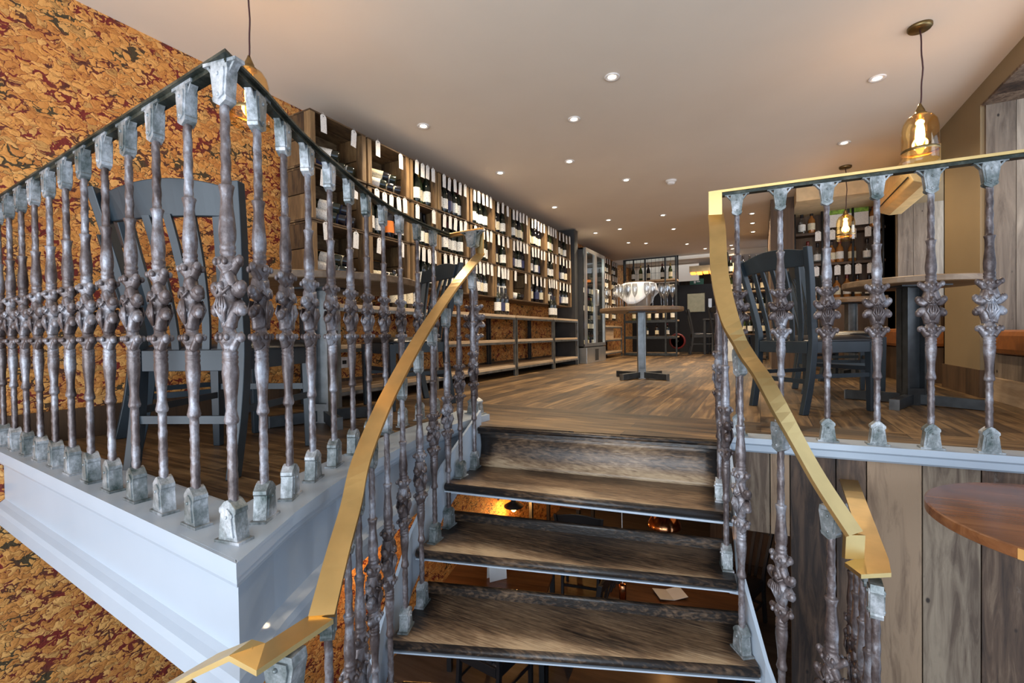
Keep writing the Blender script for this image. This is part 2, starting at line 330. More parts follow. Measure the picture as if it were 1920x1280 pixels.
def tag_mat(name, paper, ink, rows, w0):
    # paper with faint printed lines too small to read
    m, nt, ns, ln, b = base_mat(name)
    tc = N(ns, 'ShaderNodeTexCoord'); mp = N(ns, 'ShaderNodeMapping'); mp.inputs['Scale'].default_value = (60, 60, rows); ln.new(tc.outputs['Object'], mp.inputs['Vector'])
    nz = N(ns, 'ShaderNodeTexNoise'); nz.inputs['Scale'].default_value = 1.4; nz.inputs['Detail'].default_value = 2; ln.new(mp.outputs['Vector'], nz.inputs['Vector'])
    r = ramp(ns, [(0.36, ink), (0.44, paper)]); ln.new(nz.outputs['Fac'], r.inputs['Fac']); ln.new(r.outputs['Color'], b.inputs['Base Color']); b.inputs['Roughness'].default_value = 0.7
    return m
Mt = {}
Mt['cork'] = cork_mat()
Mt['ceil'] = plain('ceiling_plaster', (0.71, 0.62, 0.515), 0.75, var=0.02, scale=2.5)
Mt['beige'] = plain('beige_wall_paint', (0.24, 0.175, 0.095), 0.7, var=0.06, scale=3)
Mt['dark'] = plain('charcoal_wall_paint', (0.035, 0.035, 0.036), 0.6)
Mt['brownwall'] = wood('dark_brown_boards', (0.022, 0.012, 0.006), (0.075, 0.040, 0.019), (0.15, 0.085, 0.04), 'z', 5)
Mt['white'] = plain('pale_blue_white_gloss_paint', (0.36, 0.42, 0.49), 0.34, var=0.03, scale=4, coat=0.1)
Mt['floor'] = floor_mat()
Mt['tread'] = tread_mat(); Mt['nosing'] = tread_mat('dark_worn_nosing', True)
Mt['iron'] = iron_mat('bare_cast_iron', (0.040, 0.026, 0.024), (0.12, 0.095, 0.093), (0.34, 0.35, 0.39))
Mt['bracket'] = iron_mat('worn_silver_bracket', (0.03, 0.05, 0.045), (0.20, 0.22, 0.225), (0.60, 0.62, 0.66), 0.42)
Mt['rail'] = iron_mat('green_black_handrail', (0.005, 0.009, 0.007), (0.014, 0.021, 0.016), (0.09, 0.095, 0.075), 0.42)
Mt['brass'] = plain('brushed_brass', (0.74, 0.52, 0.22), 0.36, 1.0, 0.12, 9, 0.02)
Mt['brass_dark'] = plain('antique_brass', (0.24, 0.17, 0.075), 0.4, 1.0, 0.3, 20)
Mt['slate'] = plain('slate_blue_painted_wood', (0.014, 0.023, 0.031), 0.42, var=0.18, scale=9)
Mt['blackwood'] = plain('black_painted_wood', (0.014, 0.014, 0.016), 0.45)
Mt['leather'] = plain('black_leather', (0.012, 0.012, 0.014), 0.3, var=0.2, scale=40, bump=0.1)
Mt['tan'] = plain('tan_leather', (0.30, 0.10, 0.022), 0.4, var=0.2, scale=20, bump=0.05)
Mt['steel'] = plain('raw_steel', (0.20, 0.21, 0.215), 0.36, 0.8, 0.3, 14)
Mt['steel_dark'] = plain('dark_steel', (0.045, 0.05, 0.055), 0.42, 0.6, 0.3, 16)
Mt['stainless'] = plain('stainless_steel', (0.55, 0.56, 0.56), 0.3, 0.9, 0.08, 6)
Mt['crate'] = wood('rustic_crate_boards', (0.025, 0.013, 0.006), (0.11, 0.062, 0.026), (0.28, 0.175, 0.08), 'y', 10, 0.7, 8, 1.4)
Mt['crate_v'] = wood('rustic_crate_posts', (0.03, 0.015, 0.006), (0.14, 0.078, 0.031), (0.33, 0.21, 0.095), 'z', 10, 0.7, 8, 1.4)
Mt['shelf'] = wood('pale_shelf_planks', (0.20, 0.13, 0.075), (0.36, 0.255, 0.16), (0.54, 0.42, 0.30), 'y', 6, 0.55, 12, 1.0)
Mt['plank'] = wood('weathered_wall_planks', (0.018, 0.010, 0.007), (0.10, 0.062, 0.040), (0.27, 0.20, 0.14), 'z', 9, 0.7, 9, 2.6, 0.5, (0.34, 0.50, 0.68), True)
Mt['plank_pale'] = wood('pale_reclaimed_planks', (0.09, 0.07, 0.055), (0.23, 0.195, 0.16), (0.44, 0.39, 0.33), 'z', 5, 0.7, 9, 1.6, 0.35, (0.3, 0.5, 0.72), True)
Mt['tabletop'] = wood('round_pale_table_top', (0.08, 0.045, 0.022), (0.17, 0.105, 0.056), (0.29, 0.20, 0.12), 'x', 6, 0.45, 12, 1.0)
Mt['walnut'] = wood('oiled_walnut', (0.075, 0.026, 0.010), (0.19, 0.072, 0.026), (0.33, 0.145, 0.058), 'x', 5, 0.25, 14, 0.6, 0.05)
Mt['oak_edge'] = plain('oak_edge_band', (0.52, 0.27, 0.08), 0.4)
Mt['lowtable'] = wood('amber_table_boards', (0.05, 0.020, 0.008), (0.14, 0.060, 0.022), (0.24, 0.115, 0.042), 'x', 5, 0.3, 10, 1.2, 0.05)
Mt['lowfloor'] = wood('grey_floor_boards', (0.035, 0.027, 0.024), (0.085, 0.068, 0.06), (0.15, 0.125, 0.11), 'x', 3, 0.5, 12, 1.6)
Mt['bottle'] = plain('dark_green_bottle_glass', (0.008, 0.012, 0.008), 0.12, 0, 0.2, 5, coat=0.5)
Mt['bottle_blk'] = plain('black_bottle_glass', (0.006, 0.006, 0.010), 0.12, 0, 0.2, 5, coat=0.5)
Mt['bottle_grn'] = plain('olive_bottle_glass', (0.05, 0.075, 0.02), 0.12, 0, 0.2, 5, coat=0.5)
Mt['bottle_amb'] = plain('amber_spirit_glass', (0.30, 0.12, 0.03), 0.1, 0, 0.25, 5, coat=0.5)
Mt['label_w'] = tag_mat('white_bottle_label', (0.80, 0.78, 0.72), (0.35, 0.33, 0.30), 260, 0)
Mt['label_c'] = tag_mat('cream_bottle_label', (0.74, 0.66, 0.47), (0.33, 0.27, 0.18), 260, 0)
Mt['label_o'] = plain('orange_bottle_label', (0.85, 0.20, 0.02), 0.6)
Mt['label_b'] = plain('navy_bottle_label', (0.03, 0.035, 0.10), 0.5)
Mt['tagp'] = tag_mat('printed_paper_tag', (0.82, 0.79, 0.74), (0.50, 0.47, 0.44), 330, 0)
Mt['red'] = plain('red_foil', (0.12, 0.008, 0.008), 0.35)
Mt['foil'] = plain('black_foil', (0.012, 0.010, 0.012), 0.3)
Mt['gold'] = plain('gold_foil', (0.50, 0.33, 0.10), 0.3, 0.8)
Mt['linen'] = plain('white_linen', (0.92, 0.91, 0.89), 0.8, var=0.03, scale=30, bump=0.1)
Mt['paper'] = plain('white_card', (0.72, 0.76, 0.78), 0.6, var=0.04)
Mt['glass'] = glass_mat('clear_glass', (.96, .97, .96), 0.03)
Mt['glassware'] = glass_mat('sparkling_glassware', (.90, .91, .92), 0.06, 2.6)
Mt['amberglass'] = glass_mat('amber_tinted_glass', (1.0, 0.90, 0.70), 0.04)
Mt['bulb'] = plain('glowing_filament_bulb', (1, 0.8, 0.5), 0.4, emit=(1.0, 0.55, 0.16), estr=14)
Mt['spot'] = plain('downlight_lens', (1, 0.95, 0.85), 0.4, emit=(1.0, 0.86, 0.66), estr=7)
Mt['orange'] = plain('glowing_orange_shade', (1, 0.35, 0.08), 0.4, emit=(1.0, 0.27, 0.04), estr=2.2)
Mt['ring'] = plain('white_trim_ring', (0.75, 0.70, 0.66), 0.4)
Mt['cable'] = plain('burgundy_fabric_cable', (0.05, 0.012, 0.012), 0.7)
Mt['copper'] = plain('polished_copper', (0.80, 0.33, 0.14), 0.15, 1.0, 0.1, 10)
Mt['cream'] = plain('cream_bulkhead_paint', (0.62, 0.48, 0.28), 0.6)
Mt['ac'] = plain('cream_plastic', (0.72, 0.52, 0.24), 0.4)
Mt['black'] = plain('matt_black', (0.010, 0.010, 0.011), 0.6)
Mt['green'] = plain('printed_green_leaves', (0.20, 0.36, 0.03), 0.5, var=0.8, scale=22)
Mt['exit'] = plain('green_exit_sign', (0.02, 0.10, 0.06), 0.5)
# ================================================================== STRUCTURE
WX = -2.78; CZ = 2.03; RX = 1.264; LF = -2.3
edge = [(WX, .595), (-.862, .492), (-.982, .695), (-1.062, .865), (-1.112, .985), (-1.175, 1.225), (-1.245, 1.47), (-1.278, 1.70), (-1.275, 1.895)]
inner = [(WX, .655), (-.965, .565), (-1.068, .733), (-1.142, .897), (-1.187, 1.012), (-1.232, 1.24), (-1.303, 1.48), (-1.336, 1.71), (-1.335, 1.93)]
m = MB(); m.prism(inner + [(-1.245, 1.94), (-.16, 2.118), (-.106, 2.09), (RX, 2.205), (2.2, 2.28), (2.2, 15.0), (WX, 15.0)], -.284, -.0005)
m.prism([(-1.245, 1.905), (-.125, 2.083), (-.13, 2.2), (-1.26, 2.0)], -.024, 0.0)
m.build('floor', Mt['floor'], kind='structure')
m = MB(); m.box(WX - .3, 2.6, -2.6, 15.0, CZ, CZ + .1); m.build('ceiling', Mt['ceil'], kind='structure')
m = MB(); m.box(WX - .12, WX, -2.6, 15.0, LF, CZ); m.build('wall_left', Mt['cork'], kind='structure')
# right wall: beige paint with deep window recesses
m = MB()
m.box(RX, RX + .7, 4.08, 4.73, -.285, CZ); m.box(RX, RX + .7, 6.17, 9.0, 0, CZ)
m.box(RX, RX + .9, -.5, 4.08, 1.90, CZ); m.box(RX, RX + .9, 4.73, 6.17, 1.75, CZ)
m.build('wall_right', Mt['beige'], kind='structure')
m = MB()
for i in range(6): m.box(RX + .02 + i*.14, RX + .16 + i*.14 - .003, 4.055, 4.08, 0, 1.9)
m.build('wall_right_recess', Mt['plank_pale'], kind='structure')
m = MB()
for i in range(6): m.box(RX + .012 + i*.125, RX + .137 + i*.125 - .003, 6.15, 6.17, 0, 1.75)
m.build('wall_right_jamb', Mt['plank_pale'], kind='structure')
m = MB()
for i in range(13): m.box(RX, RX + .9, 2.16 + i*.146, 2.16 + i*.146 + .143, 1.885, 1.90)
m.build('trim_recess_soffit', Mt['plank'], kind='structure')
m = MB()
for i in range(5): m.box(RX, RX + .02, 4.735 + i*.0, 4.75, 0, 1.75)
m.box(RX + .35, RX + .37, 4.75, 6.15, 0, .75)
m.build('trim_window_side', Mt['brownwall'], kind='structure')
m = MB(); m.box(RX - .012, RX, 4.06, 4.75, 0, .18); m.box(RX - .012, RX + .5, 4.045, 4.055, 0, .18)
m.build('baseboard_right', Mt['brownwall'], kind='structure')
m = MB(); m.box(WX, WX + .015, .61, 6.4, 0, .14); m.build('baseboard_left', Mt['brownwall'], kind='structure')
# far end
m = MB(); m.box(WX, 2.2, 12.6, 12.7, 0, CZ); m.build('wall_back', Mt['brownwall'], kind='structure')
m = MB(); m.box(.30, RX, 6.78, 6.84, 0, CZ); m.box(RX - .0, RX + .01, 6.2, 6.84, 0, CZ); m.build('wall_bar', Mt['brownwall'], kind='structure')
m = MB(); m.box(.12, .36, 6.3, 9.0, 0, CZ - .001); m.build('wall_bar_side', Mt['brownwall'], kind='structure')
m = MB(); m.box(.36, RX, 5.95, 6.78, 1.88, CZ - .001); m.build('trim_bulkhead', Mt['cream'], kind='structure')
m = MB(); m.box(WX, -2.42, 6.42, 6.56, 0, CZ - .02); m.build('wall_partition', Mt['dark'], kind='structure')
m = MB(); m.box(WX, 2.2, 9.75, 9.85, 1.93, CZ - .001); m.build('trim_beam', Mt['ceil'], kind='structure')
# white curb round the landing, with its fascia
prof = [(0, .03), (0, .0), (.008, -.004), (.008, -.018), (.014, -.030), (.026, -.040), (.044, -.046), (.048, -.052), (.048, -.205), (.036, -.215), (.022, -.224), (.016, -.240), (.016, -.285), (.10, -.285), (.165, -.06), (.165, .028), (.155, .03)]
m = MB(); m.sweep([(x, y, 0) for x, y in edge[:2]] + [(x, y, 0) for x, y in edge[2:]], [(a, z) for a, z in prof])
m.prism([(-.866, .500), (-.982, .700), (-1.09, .66), (-1.10, .512)], .022, .0303); m.build('trim_fascia_left', Mt['white'], kind='structure')
m = MB(); m.prism([(-1.44, 1.86), (-1.30, 1.86), (-1.275, 1.90), (-1.265, 2.06), (-1.50, 2.12)], -.2, .031); m.build('trim_newel_pad', Mt['white'], kind='structure')
m = MB(); prof2 = [(0, .03), (0, .008), (.010, .0), (.012, -.022), (.022, -.030), (.10, -.034), (.10, .03)]
m.sweep([(-.115, 2.015, 0), (RX, 2.137, 0)], prof2); m.build('trim_fascia_right', Mt['white'], kind='structure')
# plank-clad wall below the right edge, with the doorway into the lower room
m = MB(); xs = [-.112, -.054, .034, .102, .251, .345, .506, .664, .80, .95, 1.11, 1.264]
for i in range(len(xs)-1):
    a, b = xs[i], xs[i+1] - .004; ya, yb = 2.05 + .096*(a+.115), 2.05 + .096*(b+.115)
    z0 = -.352 if b < .11 else LF
    m.prism([(a, ya), (b, yb), (b, yb + .03), (a, ya + .03)], z0, -.032, [.40, .62, .86, .30, .45, .88, .66, .35, .7, .4, .6][i])
m.build('wall_planks', Mt['plank'], kind='structure')
# landing and lower room shell
m = MB(); m.prism([(-1.9, -2.6), (2.2, -2.6), (2.2, 1.0), (.24, 1.0), (.30, 1.25), (-.86, .50), (-1.9, .2)], -1.24, -1.14); m.build('floor_landing', Mt['floor'], kind='structure')
m = MB(); m.box(WX, 2.2, -2.6, 9.5, LF - .1, LF); m.build('floor_lower', Mt['lowfloor'], kind='structure')
m = MB(); m.box(WX, 2.2, 8.2, 8.3, LF, -.285); m.build('wall_lower_back', Mt['beige'], kind='structure')
m = MB(); m.box(2.1, 2.2, 2.2, 8.3, LF, -.285); m.build('wall_lower_right', Mt['brownwall'], kind='structure')

# ================================================================== BALUSTER
def baluster_mesh():
    m = MB()
    key = [(.06,.0165),(.10,.0168),(.245,.0158),(.248,.022),(.254,.0245),(.262,.0215),(.275,.0175),(.30,.0185),(.33,.0235),(.352,.0265),(.365,.0262),(.371,.024),
           (.374,.0262),(.378,.0262),(.381,.0238),(.384,.0262),(.388,.0262),(.391,.0238),(.394,.0262),(.398,.0255),(.402,.021),(.412,.026),(.418,.034),(.428,.036),(.434,.032),(.440,.022),
           (.455,.0205),(.468,.024),(.482,.031),(.492,.034),(.500,.029),(.508,.0235),(.516,.026),(.528,.033),(.538,.030),(.548,.023),(.556,.0205),
           (.566,.024),(.574,.034),(.584,.036),(.592,.030),(.598,.022),(.602,.0255),(.607,.0255),(.610,.023),(.613,.0255),(.618,.0255),(.621,.0225),
           (.632,.0255),(.650,.0268),(.675,.0235),(.70,.0195),(.72,.0183),(.732,.021),(.742,.0255),(.744,.024),(.745,.0162),(.90,.0152),(.945,.015)]
    prof = []
    for i in range(len(key)-1):
        (z0, r0_), (z1, r1_) = key[i], key[i+1]; n = max(1, int((z1 - z0) / .008))
        for j in range(n): prof.append((r0_ + (r1_-r0_)*j/n, z0 + (z1-z0)*j/n))
    prof.append((key[-1][1], key[-1][0]))
    def fn(r, z, t):
        if z < .243: return r * (1 + .07*math.sin(2*t + z*190) + .04*math.sin(z*330))
        if z > .75: return r * (1 + .10*math.sin(3*t + z*150))
        if .275 < z < .365 or .63 < z < .74: return r * (1 + .05*math.cos(8*t))
        if .40 < z < .60: return r * (1 + .10*math.cos(4*t))
        return r
    prof = [(r*.86, z) for r, z in prof]
    m.lathe(prof, 16, .9, fn=fn)
    def horn(pts, rad, d, ball):
        for s in (1, -1):
            P = [((s*a if d == 0 else 0), (s*a*.54 if d == 1 else 0), z) for a, z in pts]
            P = smooth_path(P, 3); n = len(P)
            m.tube(P, [rad*(1.25 - .45*i/(n-1)) for i in range(n)], 6, sy=1.5 if d == 0 else 1.0)
            m.ball(P[-1], ball*(1 if d == 0 else .82), 8, (1, 1.15, 1))
    for d in (0, 1):
        k = 1.0 if d == 0 else .85
        horn([(.012,.405),(.024,.418),(.035,.428),(.044*k,.427)], .010, d, .0105)          # lower collar
        horn([(.004,.452),(.014,.474),(.030,.490),(.050*k,.484)], .0145, d, .0130)          # lower palmette
        horn([(.004,.556),(.016,.536),(.032,.524),(.051*k,.533)], .0145, d, .0130)          # upper palmette
        horn([(.012,.568),(.024,.576),(.035,.583),(.044*k,.588)], .0095, d, .0105)          # upper collar
    for s in (1, -1):                                                                    # leaf relief on both faces
        for a in (-.020, -.010, 0, .010, .020):
            m.tube([(a*.2, s*.019, .458), (a*.7, s*.027, .482), (a*1.1, s*.029, .500 - abs(a)*.5), (a*.6, s*.027, .512)], [.003, .005, .0045, .002], 5)
        m.tube([(-.03, s*.022, .532), (-.012, s*.029, .520), (0, s*.031, .534), (.012, s*.029, .520), (.03, s*.022, .532)], .004, 5)
        for a in (-.018, 0, .018): m.ball((a, s*.026, .428), .008, 6); m.ball((a, s*.026, .584), .008, 6)
    return m.mesh('baluster')
def bracket_mesh(plate=True):
    m = MB()
    P = [(.030,.992),(.033,.975),(.029,.955),(.024,.925),(.027,.921),(.024,.914),(0,.904),(-.024,.914),(-.027,.921),(-.024,.925),(-.029,.955),(-.033,.975),(-.030,.992)]
    for (t, k) in ((.017, 1.0), (.021, .72)):
        vs = [(x*k, -t, .95 + (z-.95)*k) for x, z in P] + [(x*k, t, .95 + (z-.95)*k) for x, z in P]; n = len(P)
        m.add(vs, [tuple(range(n)), tuple(range(n, 2*n))[::-1]] + [(i, (i+1)%n, n+(i+1)%n, n+i) for i in range(n)])
    if plate: m.box(-.062, .062, -.016, .016, .990, .997)
    for s in (1, -1):
        if plate: m.bar((s*.030, 0, .972), (s*.052, 0, .992), .022, .006, (0, 1, 0))
        m.ball((0, s*.022, .968), .0045, 6); m.ball((0, s*.021, .926), .0045, 6)
    return m.mesh('top_bracket')
def foot_mesh():
    m = MB()
    P = [(.037,0),(.033,.022),(.027,.060),(.032,.064),(.031,.072),(.012,.086),(0,.090),(-.012,.086),(-.031,.072),(-.032,.064),(-.027,.060),(-.033,.022),(-.037,0)]
    for (t, k) in ((.021, 1.0), (.025, .66)):
        vs = [(x*k, -t, .04 + (z-.04)*k) for x, z in P] + [(x*k, t, .04 + (z-.04)*k) for x, z in P]; n = len(P)
        m.add(vs, [tuple(range(n)), tuple(range(n, 2*n))[::-1]] + [(i, (i+1)%n, n+(i+1)%n, n+i) for i in range(n)])
    m.box(-.048, .048, -.026, .026, 0, .006)
    for s in (1, -1): m.ball((0, s*.026, .055), .004, 6)
    return m.mesh('foot')
BM, KM, FM = baluster_mesh(), bracket_mesh(), foot_mesh(); KM2 = bracket_mesh(False); KM2.materials.append(Mt['bracket'])
BM.materials.append(Mt['iron']); KM.materials.append(Mt['bracket']); FM.materials.append(Mt['bracket'])
def baluster(parent, x, y, z, ang, h=1.0, k=.71, name='baluster', km=None):
    o = bpy.data.objects.new(name, BM); col.objects.link(o); o.parent = parent
    o.location = (x, y, z); o.rotation_euler = (0, 0, ang); o.scale = (k, k, h)
    for nm, me in (('top_bracket', km or KM), ('foot', FM)):
        c = bpy.data.objects.new(nm, me); col.objects.link(c); c.parent = o
    return o
RT = 1.02
# left landing balustrade
lb = thing('landing_balustrade', 'ornate cast-iron balustrade with dark green handrail wrapping the raised left landing', 'balustrade')
front = [(-.965 - .1585*k, .548 + .0075*k) for k in range(12)]
for i, (x, y) in enumerate(front): baluster(lb, x, y, .03, -.05 if i else .18, .99)
cv = [(-1.015,.648),(-1.092,.768),(-1.165,.895),(-1.228,1.025),(-1.295,1.165),(-1.368,1.315),(-1.425,1.465),(-1.472,1.62),(-1.508,1.785),(-1.530,1.94)]
full = [front[0]] + cv + [(-1.548, 2.10)]
for i, (x, y) in enumerate(cv):
    a = full[i]; b = full[i+2]; baluster(lb, x, y, .03, math.atan2(b[1]-a[1], b[0]-a[0]) + PI, .99)
tip = (-.962, .552)
railp = [(-.036, 0), (.0, -.004), (.036, 0)]
rp = [(-.022, 0), (-.012, -.001), (-.012, -.010), (.012, -.010), (.012, -.001), (.022, 0), (.022, .006), (.016, .009), (-.016, .009), (-.022, .006)]
path = [(WX, .640, RT - .002), (tip[0], tip[1], RT - .002)]
path2 = [(x, y, RT - .002) for x, y in smooth_path([(a, b, 0) for a, b in [tip] + cv + [(-1.548, 2.10)]], 4) for _ in (0,)] if False else [(p.x, p.y, RT - .002) for p in smooth_path([(a, b, 0) for a, b in [tip] + cv + [(-1.548, 2.105)]], 4)]
m = MB(); m.sweep(path + path2[1:], rp); m.build('handrail', Mt['rail'], lb)
m = MB(); m.sweep([(-1.548, 2.105, RT - .002), (-1.325, 2.085, RT - .002)], rp); r_ = m.build('rail_end', Mt['brass'], lb); r_['label'] = 'brass end piece of the handrail'
baluster(lb, -1.345, 2.045, .03, 0, .98, 1.1, 'newel_post')
# right landing balustrade
rb = thing('landing_balustrade', 'ornate cast-iron balustrade with flat brass handrail above the plank-clad wall', 'balustrade')
for k in range(9):
    x = -.08 + .152*k; baluster(rb, x, 2.072 + .062*(x+.1), .03, .07, .985)
m = MB(); m.sweep([(-.160, 2.07, RT), (RX, 2.155, RT)], [(-.024, 0), (.024, 0), (.024, .010), (-.024, .010)]); m.build('handrail', Mt['brass'], rb)
m = MB(); m.sweep([(-.160, 2.07, RT), (RX, 2.155, RT)], [(-.016, -.012), (.016, -.012), (.016, -.0005), (-.016, -.0005)]); m.build('iron_core_rail', Mt['rail'], rb)

# ================================================================== STAIRCASE
st = thing('staircase', 'open-riser staircase of worn oak treads on pale blue-white steel stringers', 'staircase')
T = [ # z, nose L, nose R, back R, back L
 (-.19, (-1.205,1.580), (-.095,1.762), (-.135,2.040), (-1.222,1.885)),
 (-.38, (-1.178,1.355), (-.072,1.665), (-.115,1.915), (-1.222,1.680)),
 (-.57, (-1.095,1.118), (-.005,1.545), (-.070,1.775), (-1.175,1.430)),
 (-.76, (-.985, .870), (.085,1.435), (.005,1.640), (-1.075,1.165)),
 (-.95, (-.860, .650), (.200,1.335), (.090,1.520), (-.965,.905))]
for z, a, b, c, d in T:
    m = MB()
    def pt(p, q, t): return Vector((p[0]+(q[0]-p[0])*t, p[1]+(q[1]-p[1])*t))
    nA, nB = Vector(a), Vector(b); dv = (nB-nA).normalized(); nn = Vector((dv.y, -dv.x))   # towards the viewer
    bL, bR = Vector(d), Vector(c); NX, NY = 24, 10; vs = []; us = []
    def at_(u, v):
        f0 = nA - nn*.012; f1 = nB - nn*.012
        p0 = bL.lerp(f0, v); p1 = bR.lerp(f1, v); return p0.lerp(p1, u)
    for zz in (z, z - .030):
        for jv in range(NY+1):
            for iu in range(NX+1): q = at_(iu/NX, jv/NY); vs.append((q.x, q.y, zz)); us.append((iu/NX, jv/NY))
    K = (NX+1)*(NY+1); fs = []
    for jv in range(NY):
        for iu in range(NX): q = jv*(NX+1)+iu; fs += [(q, q+1, q+NX+2, q+NX+1), (K+q, K+q+NX+1, K+q+NX+2, K+q+1)]
    for iu in range(NX): q = NY*(NX+1)+iu; fs += [(iu, K+iu, K+iu+1, iu+1), (q, q+1, K+q+1, K+q)]
    for jv in range(NY): q = jv*(NX+1); w2 = q+NX; fs += [(q, q+NX+1, K+q+NX+1, K+q), (w2, K+w2, K+w2+NX+1, w2+NX+1)]
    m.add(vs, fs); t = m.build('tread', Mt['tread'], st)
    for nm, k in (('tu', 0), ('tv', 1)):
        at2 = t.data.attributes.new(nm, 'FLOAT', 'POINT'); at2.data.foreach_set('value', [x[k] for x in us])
    m = MB(); ring = [(.004, -.0002), (.012, -.004), (.0165, -.011), (.0165, -.019), (.012, -.026), (.004, -.030), (0, -.030), (0, -.0002)]; vs = []
    for P in (nA, nB):
        for s_, zz in ring: q = P + nn*(s_ - .013); vs.append((q.x, q.y, z + zz))
    n = len(ring); m.add(vs, [(i, n+i, n+(i+1)%n, (i+1)%n) for i in range(n)] + [tuple(range(n)), tuple(range(n, 2*n))[::-1]], True); m.build('nosing', Mt['nosing'], t)
    m = MB(); q0 = nA - nn*.010; q1 = nB - nn*.010
    m.bar((q0.x, q0.y, z-.033), (q1.x, q1.y, z-.033), .022, .005, (nn.x, nn.y, 0)); q0 = nA - nn*.03; q1 = nB - nn*.03
    m.bar((q0.x, q0.y, z-.042), (q1.x, q1.y, z-.042), .006, .014, (nn.x, nn.y, 0))
    m.build('support_angle', Mt['white'], t)
    if z < -.2:
        m = MB(); e = (bR - bL).normalized(); f = Vector((-e.y, e.x)); q0 = bL - f*.012; q1 = bR - f*.012
        m.bar((q0.x, q0.y, z+.008), (q1.x, q1.y, z+.008), .022, .044, (f.x, f.y, 0)); m.tube([(q0.x, q0.y, z+.030), (q1.x, q1.y, z+.030)], .011, 8)
        m.build('back_lip', Mt['nosing'], t)
# curved riser under the landing edge
m = MB(); L0, R0 = Vector((-1.224, 1.895)), Vector((-.140, 2.065)); e = (R0-L0).normalized(); f = Vector((e.y, -e.x)); vs = []
cvp = [(-.005, -.030), (-.016, -.060), (-.020, -.10), (-.012, -.145), (.006, -.175), (.024, -.189)]
NC = 16
loop = [(a_, z_) for a_, z_ in cvp] + [(-.06, -.189), (-.06, -.030)]; n = len(loop)
for c_ in range(NC+1):
    for s_, zz in loop: q = L0.lerp(R0, c_/NC) + f*s_; vs.append((q.x, q.y, zz))
fs = [(c_*n+i, (c_+1)*n+i, (c_+1)*n+(i+1)%n, c_*n+(i+1)%n) for c_ in range(NC) for i in range(n)] + [tuple(range(n)), tuple(NC*n+i for i in range(n))[::-1]]
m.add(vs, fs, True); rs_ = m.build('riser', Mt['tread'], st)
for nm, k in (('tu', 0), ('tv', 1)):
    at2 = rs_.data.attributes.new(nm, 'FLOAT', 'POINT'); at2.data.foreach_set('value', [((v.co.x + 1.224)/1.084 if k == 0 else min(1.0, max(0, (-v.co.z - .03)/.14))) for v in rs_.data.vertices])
m = MB(); q0 = L0 + f*.016; q1 = R0 + f*.016; m.tube([(q0.x, q0.y, -.010), (q1.x, q1.y, -.010)], .0105, 8)
q0 = L0 + f*.004; q1 = R0 + f*.004; m.bar((q0.x, q0.y, -.026), (q1.x, q1.y, -.026), .026, .012, (f.x, f.y, 0)); m.build('landing_nosing', Mt['nosing'], st)
def stringer(pts, dz0, dz1, t):
    m = MB(); P = [Vector(p) for p in pts]; vs = []
    for i, p in enumerate(P):
        d = (P[min(i+1, len(P)-1)] - P[max(i-1, 0)]); d.z = 0; d.normalize(); s_ = Vector((-d.y, d.x, 0)) * t
        vs += [p + Vector((0,0,dz0)), p + s_ + Vector((0,0,dz0)), p + s_ + Vector((0,0,dz1)), p + Vector((0,0,dz1))]
    n = len(P); fs = [(4*i+k, 4*i+(k+1)%4, 4*i+4+(k+1)%4, 4*i+4+k) for i in range(n-1) for k in range(4)] + [(3,2,1,0), (4*n-4,4*n-3,4*n-2,4*n-1)]
    m.add(vs, fs); return m.build('stringer', Mt['white'], st)
stringer([(-1.232,1.925,0.0),(-1.217,1.585,-.19),(-1.190,1.352,-.38),(-1.108,1.110,-.57),(-.998,.862,-.76),(-.873,.640,-.95),(-.800,.50,-1.14)], .075, -.15, -.012)
stringer([(-.120,2.040,-.02),(-.082,1.765,-.19),(-.060,1.665,-.38),(.008,1.540,-.57),(.098,1.430,-.76),(.212,1.330,-.95),(.30,1.25,-1.14)], .03, -.15, .012)
for z, a, b, c, d in T[:4]:
    m = MB(); m.bar((a[0]+.005, a[1]+.03, z-.045), (a[0]+.005, a[1]+.16, z-.045), .03, .012, None); m.ball((a[0]+.01, a[1]+.07, z-.051), .007, 6); m.build('tread_bracket', Mt['white'], st)
    m = MB(); m.bar((b[0]-.008, b[1]+.02, z-.045), (b[0]-.02, b[1]+.14, z-.045), .03, .012, None); m.ball((b[0]-.012, b[1]+.05, z-.051), .007, 6); m.build('tread_bracket', Mt['white'], st)

# stair handrails: flat brass strips with their balusters
def strip(mb, pts, wd, th, k=5):
    P = smooth_path(pts, k); m_ = len(P); vs = []
    for i, p in enumerate(P):
        d = (P[min(i+1, m_-1)] - P[max(i-1, 0)]).normalized(); s_ = Vector((0,0,1)).cross(d); s_.normalize(); u = d.cross(s_)
        for a, b in ((-1,-1),(1,-1),(1,1),(-1,1)): vs.append(p + s_*a*wd/2 + u*b*th/2)
    fs = [(4*i+q, 4*i+(q+1)%4, 4*i+4+(q+1)%4, 4*i+4+q) for i in range(m_-1) for q in range(4)] + [(3,2,1,0), (4*m_-4,4*m_-3,4*m_-2,4*m_-1)]
    mb.add(vs, fs)
sl = thing('stair_balustrade', 'left stair balustrade with a curved flat brass handrail sweeping down to the landing', 'balustrade')
LP = [(-1.325,2.085,.89),(-1.235,1.86,.795),(-1.19,1.69,.70),(-1.175,1.57,.61),(-1.155,1.45,.52),(-1.125,1.335,.44),(-1.08,1.20,.35),(-1.015,1.03,.235),(-.945,.875,.115),(-.885,.785,.035),(-.825,.69,-.035),(-.762,.598,-.10)]
m = MB(); strip(m, LP, .050, .010); m.bar((-1.325,2.078,RT+.008), (-1.325,2.078,.883), .050, .012, (1,0,0))
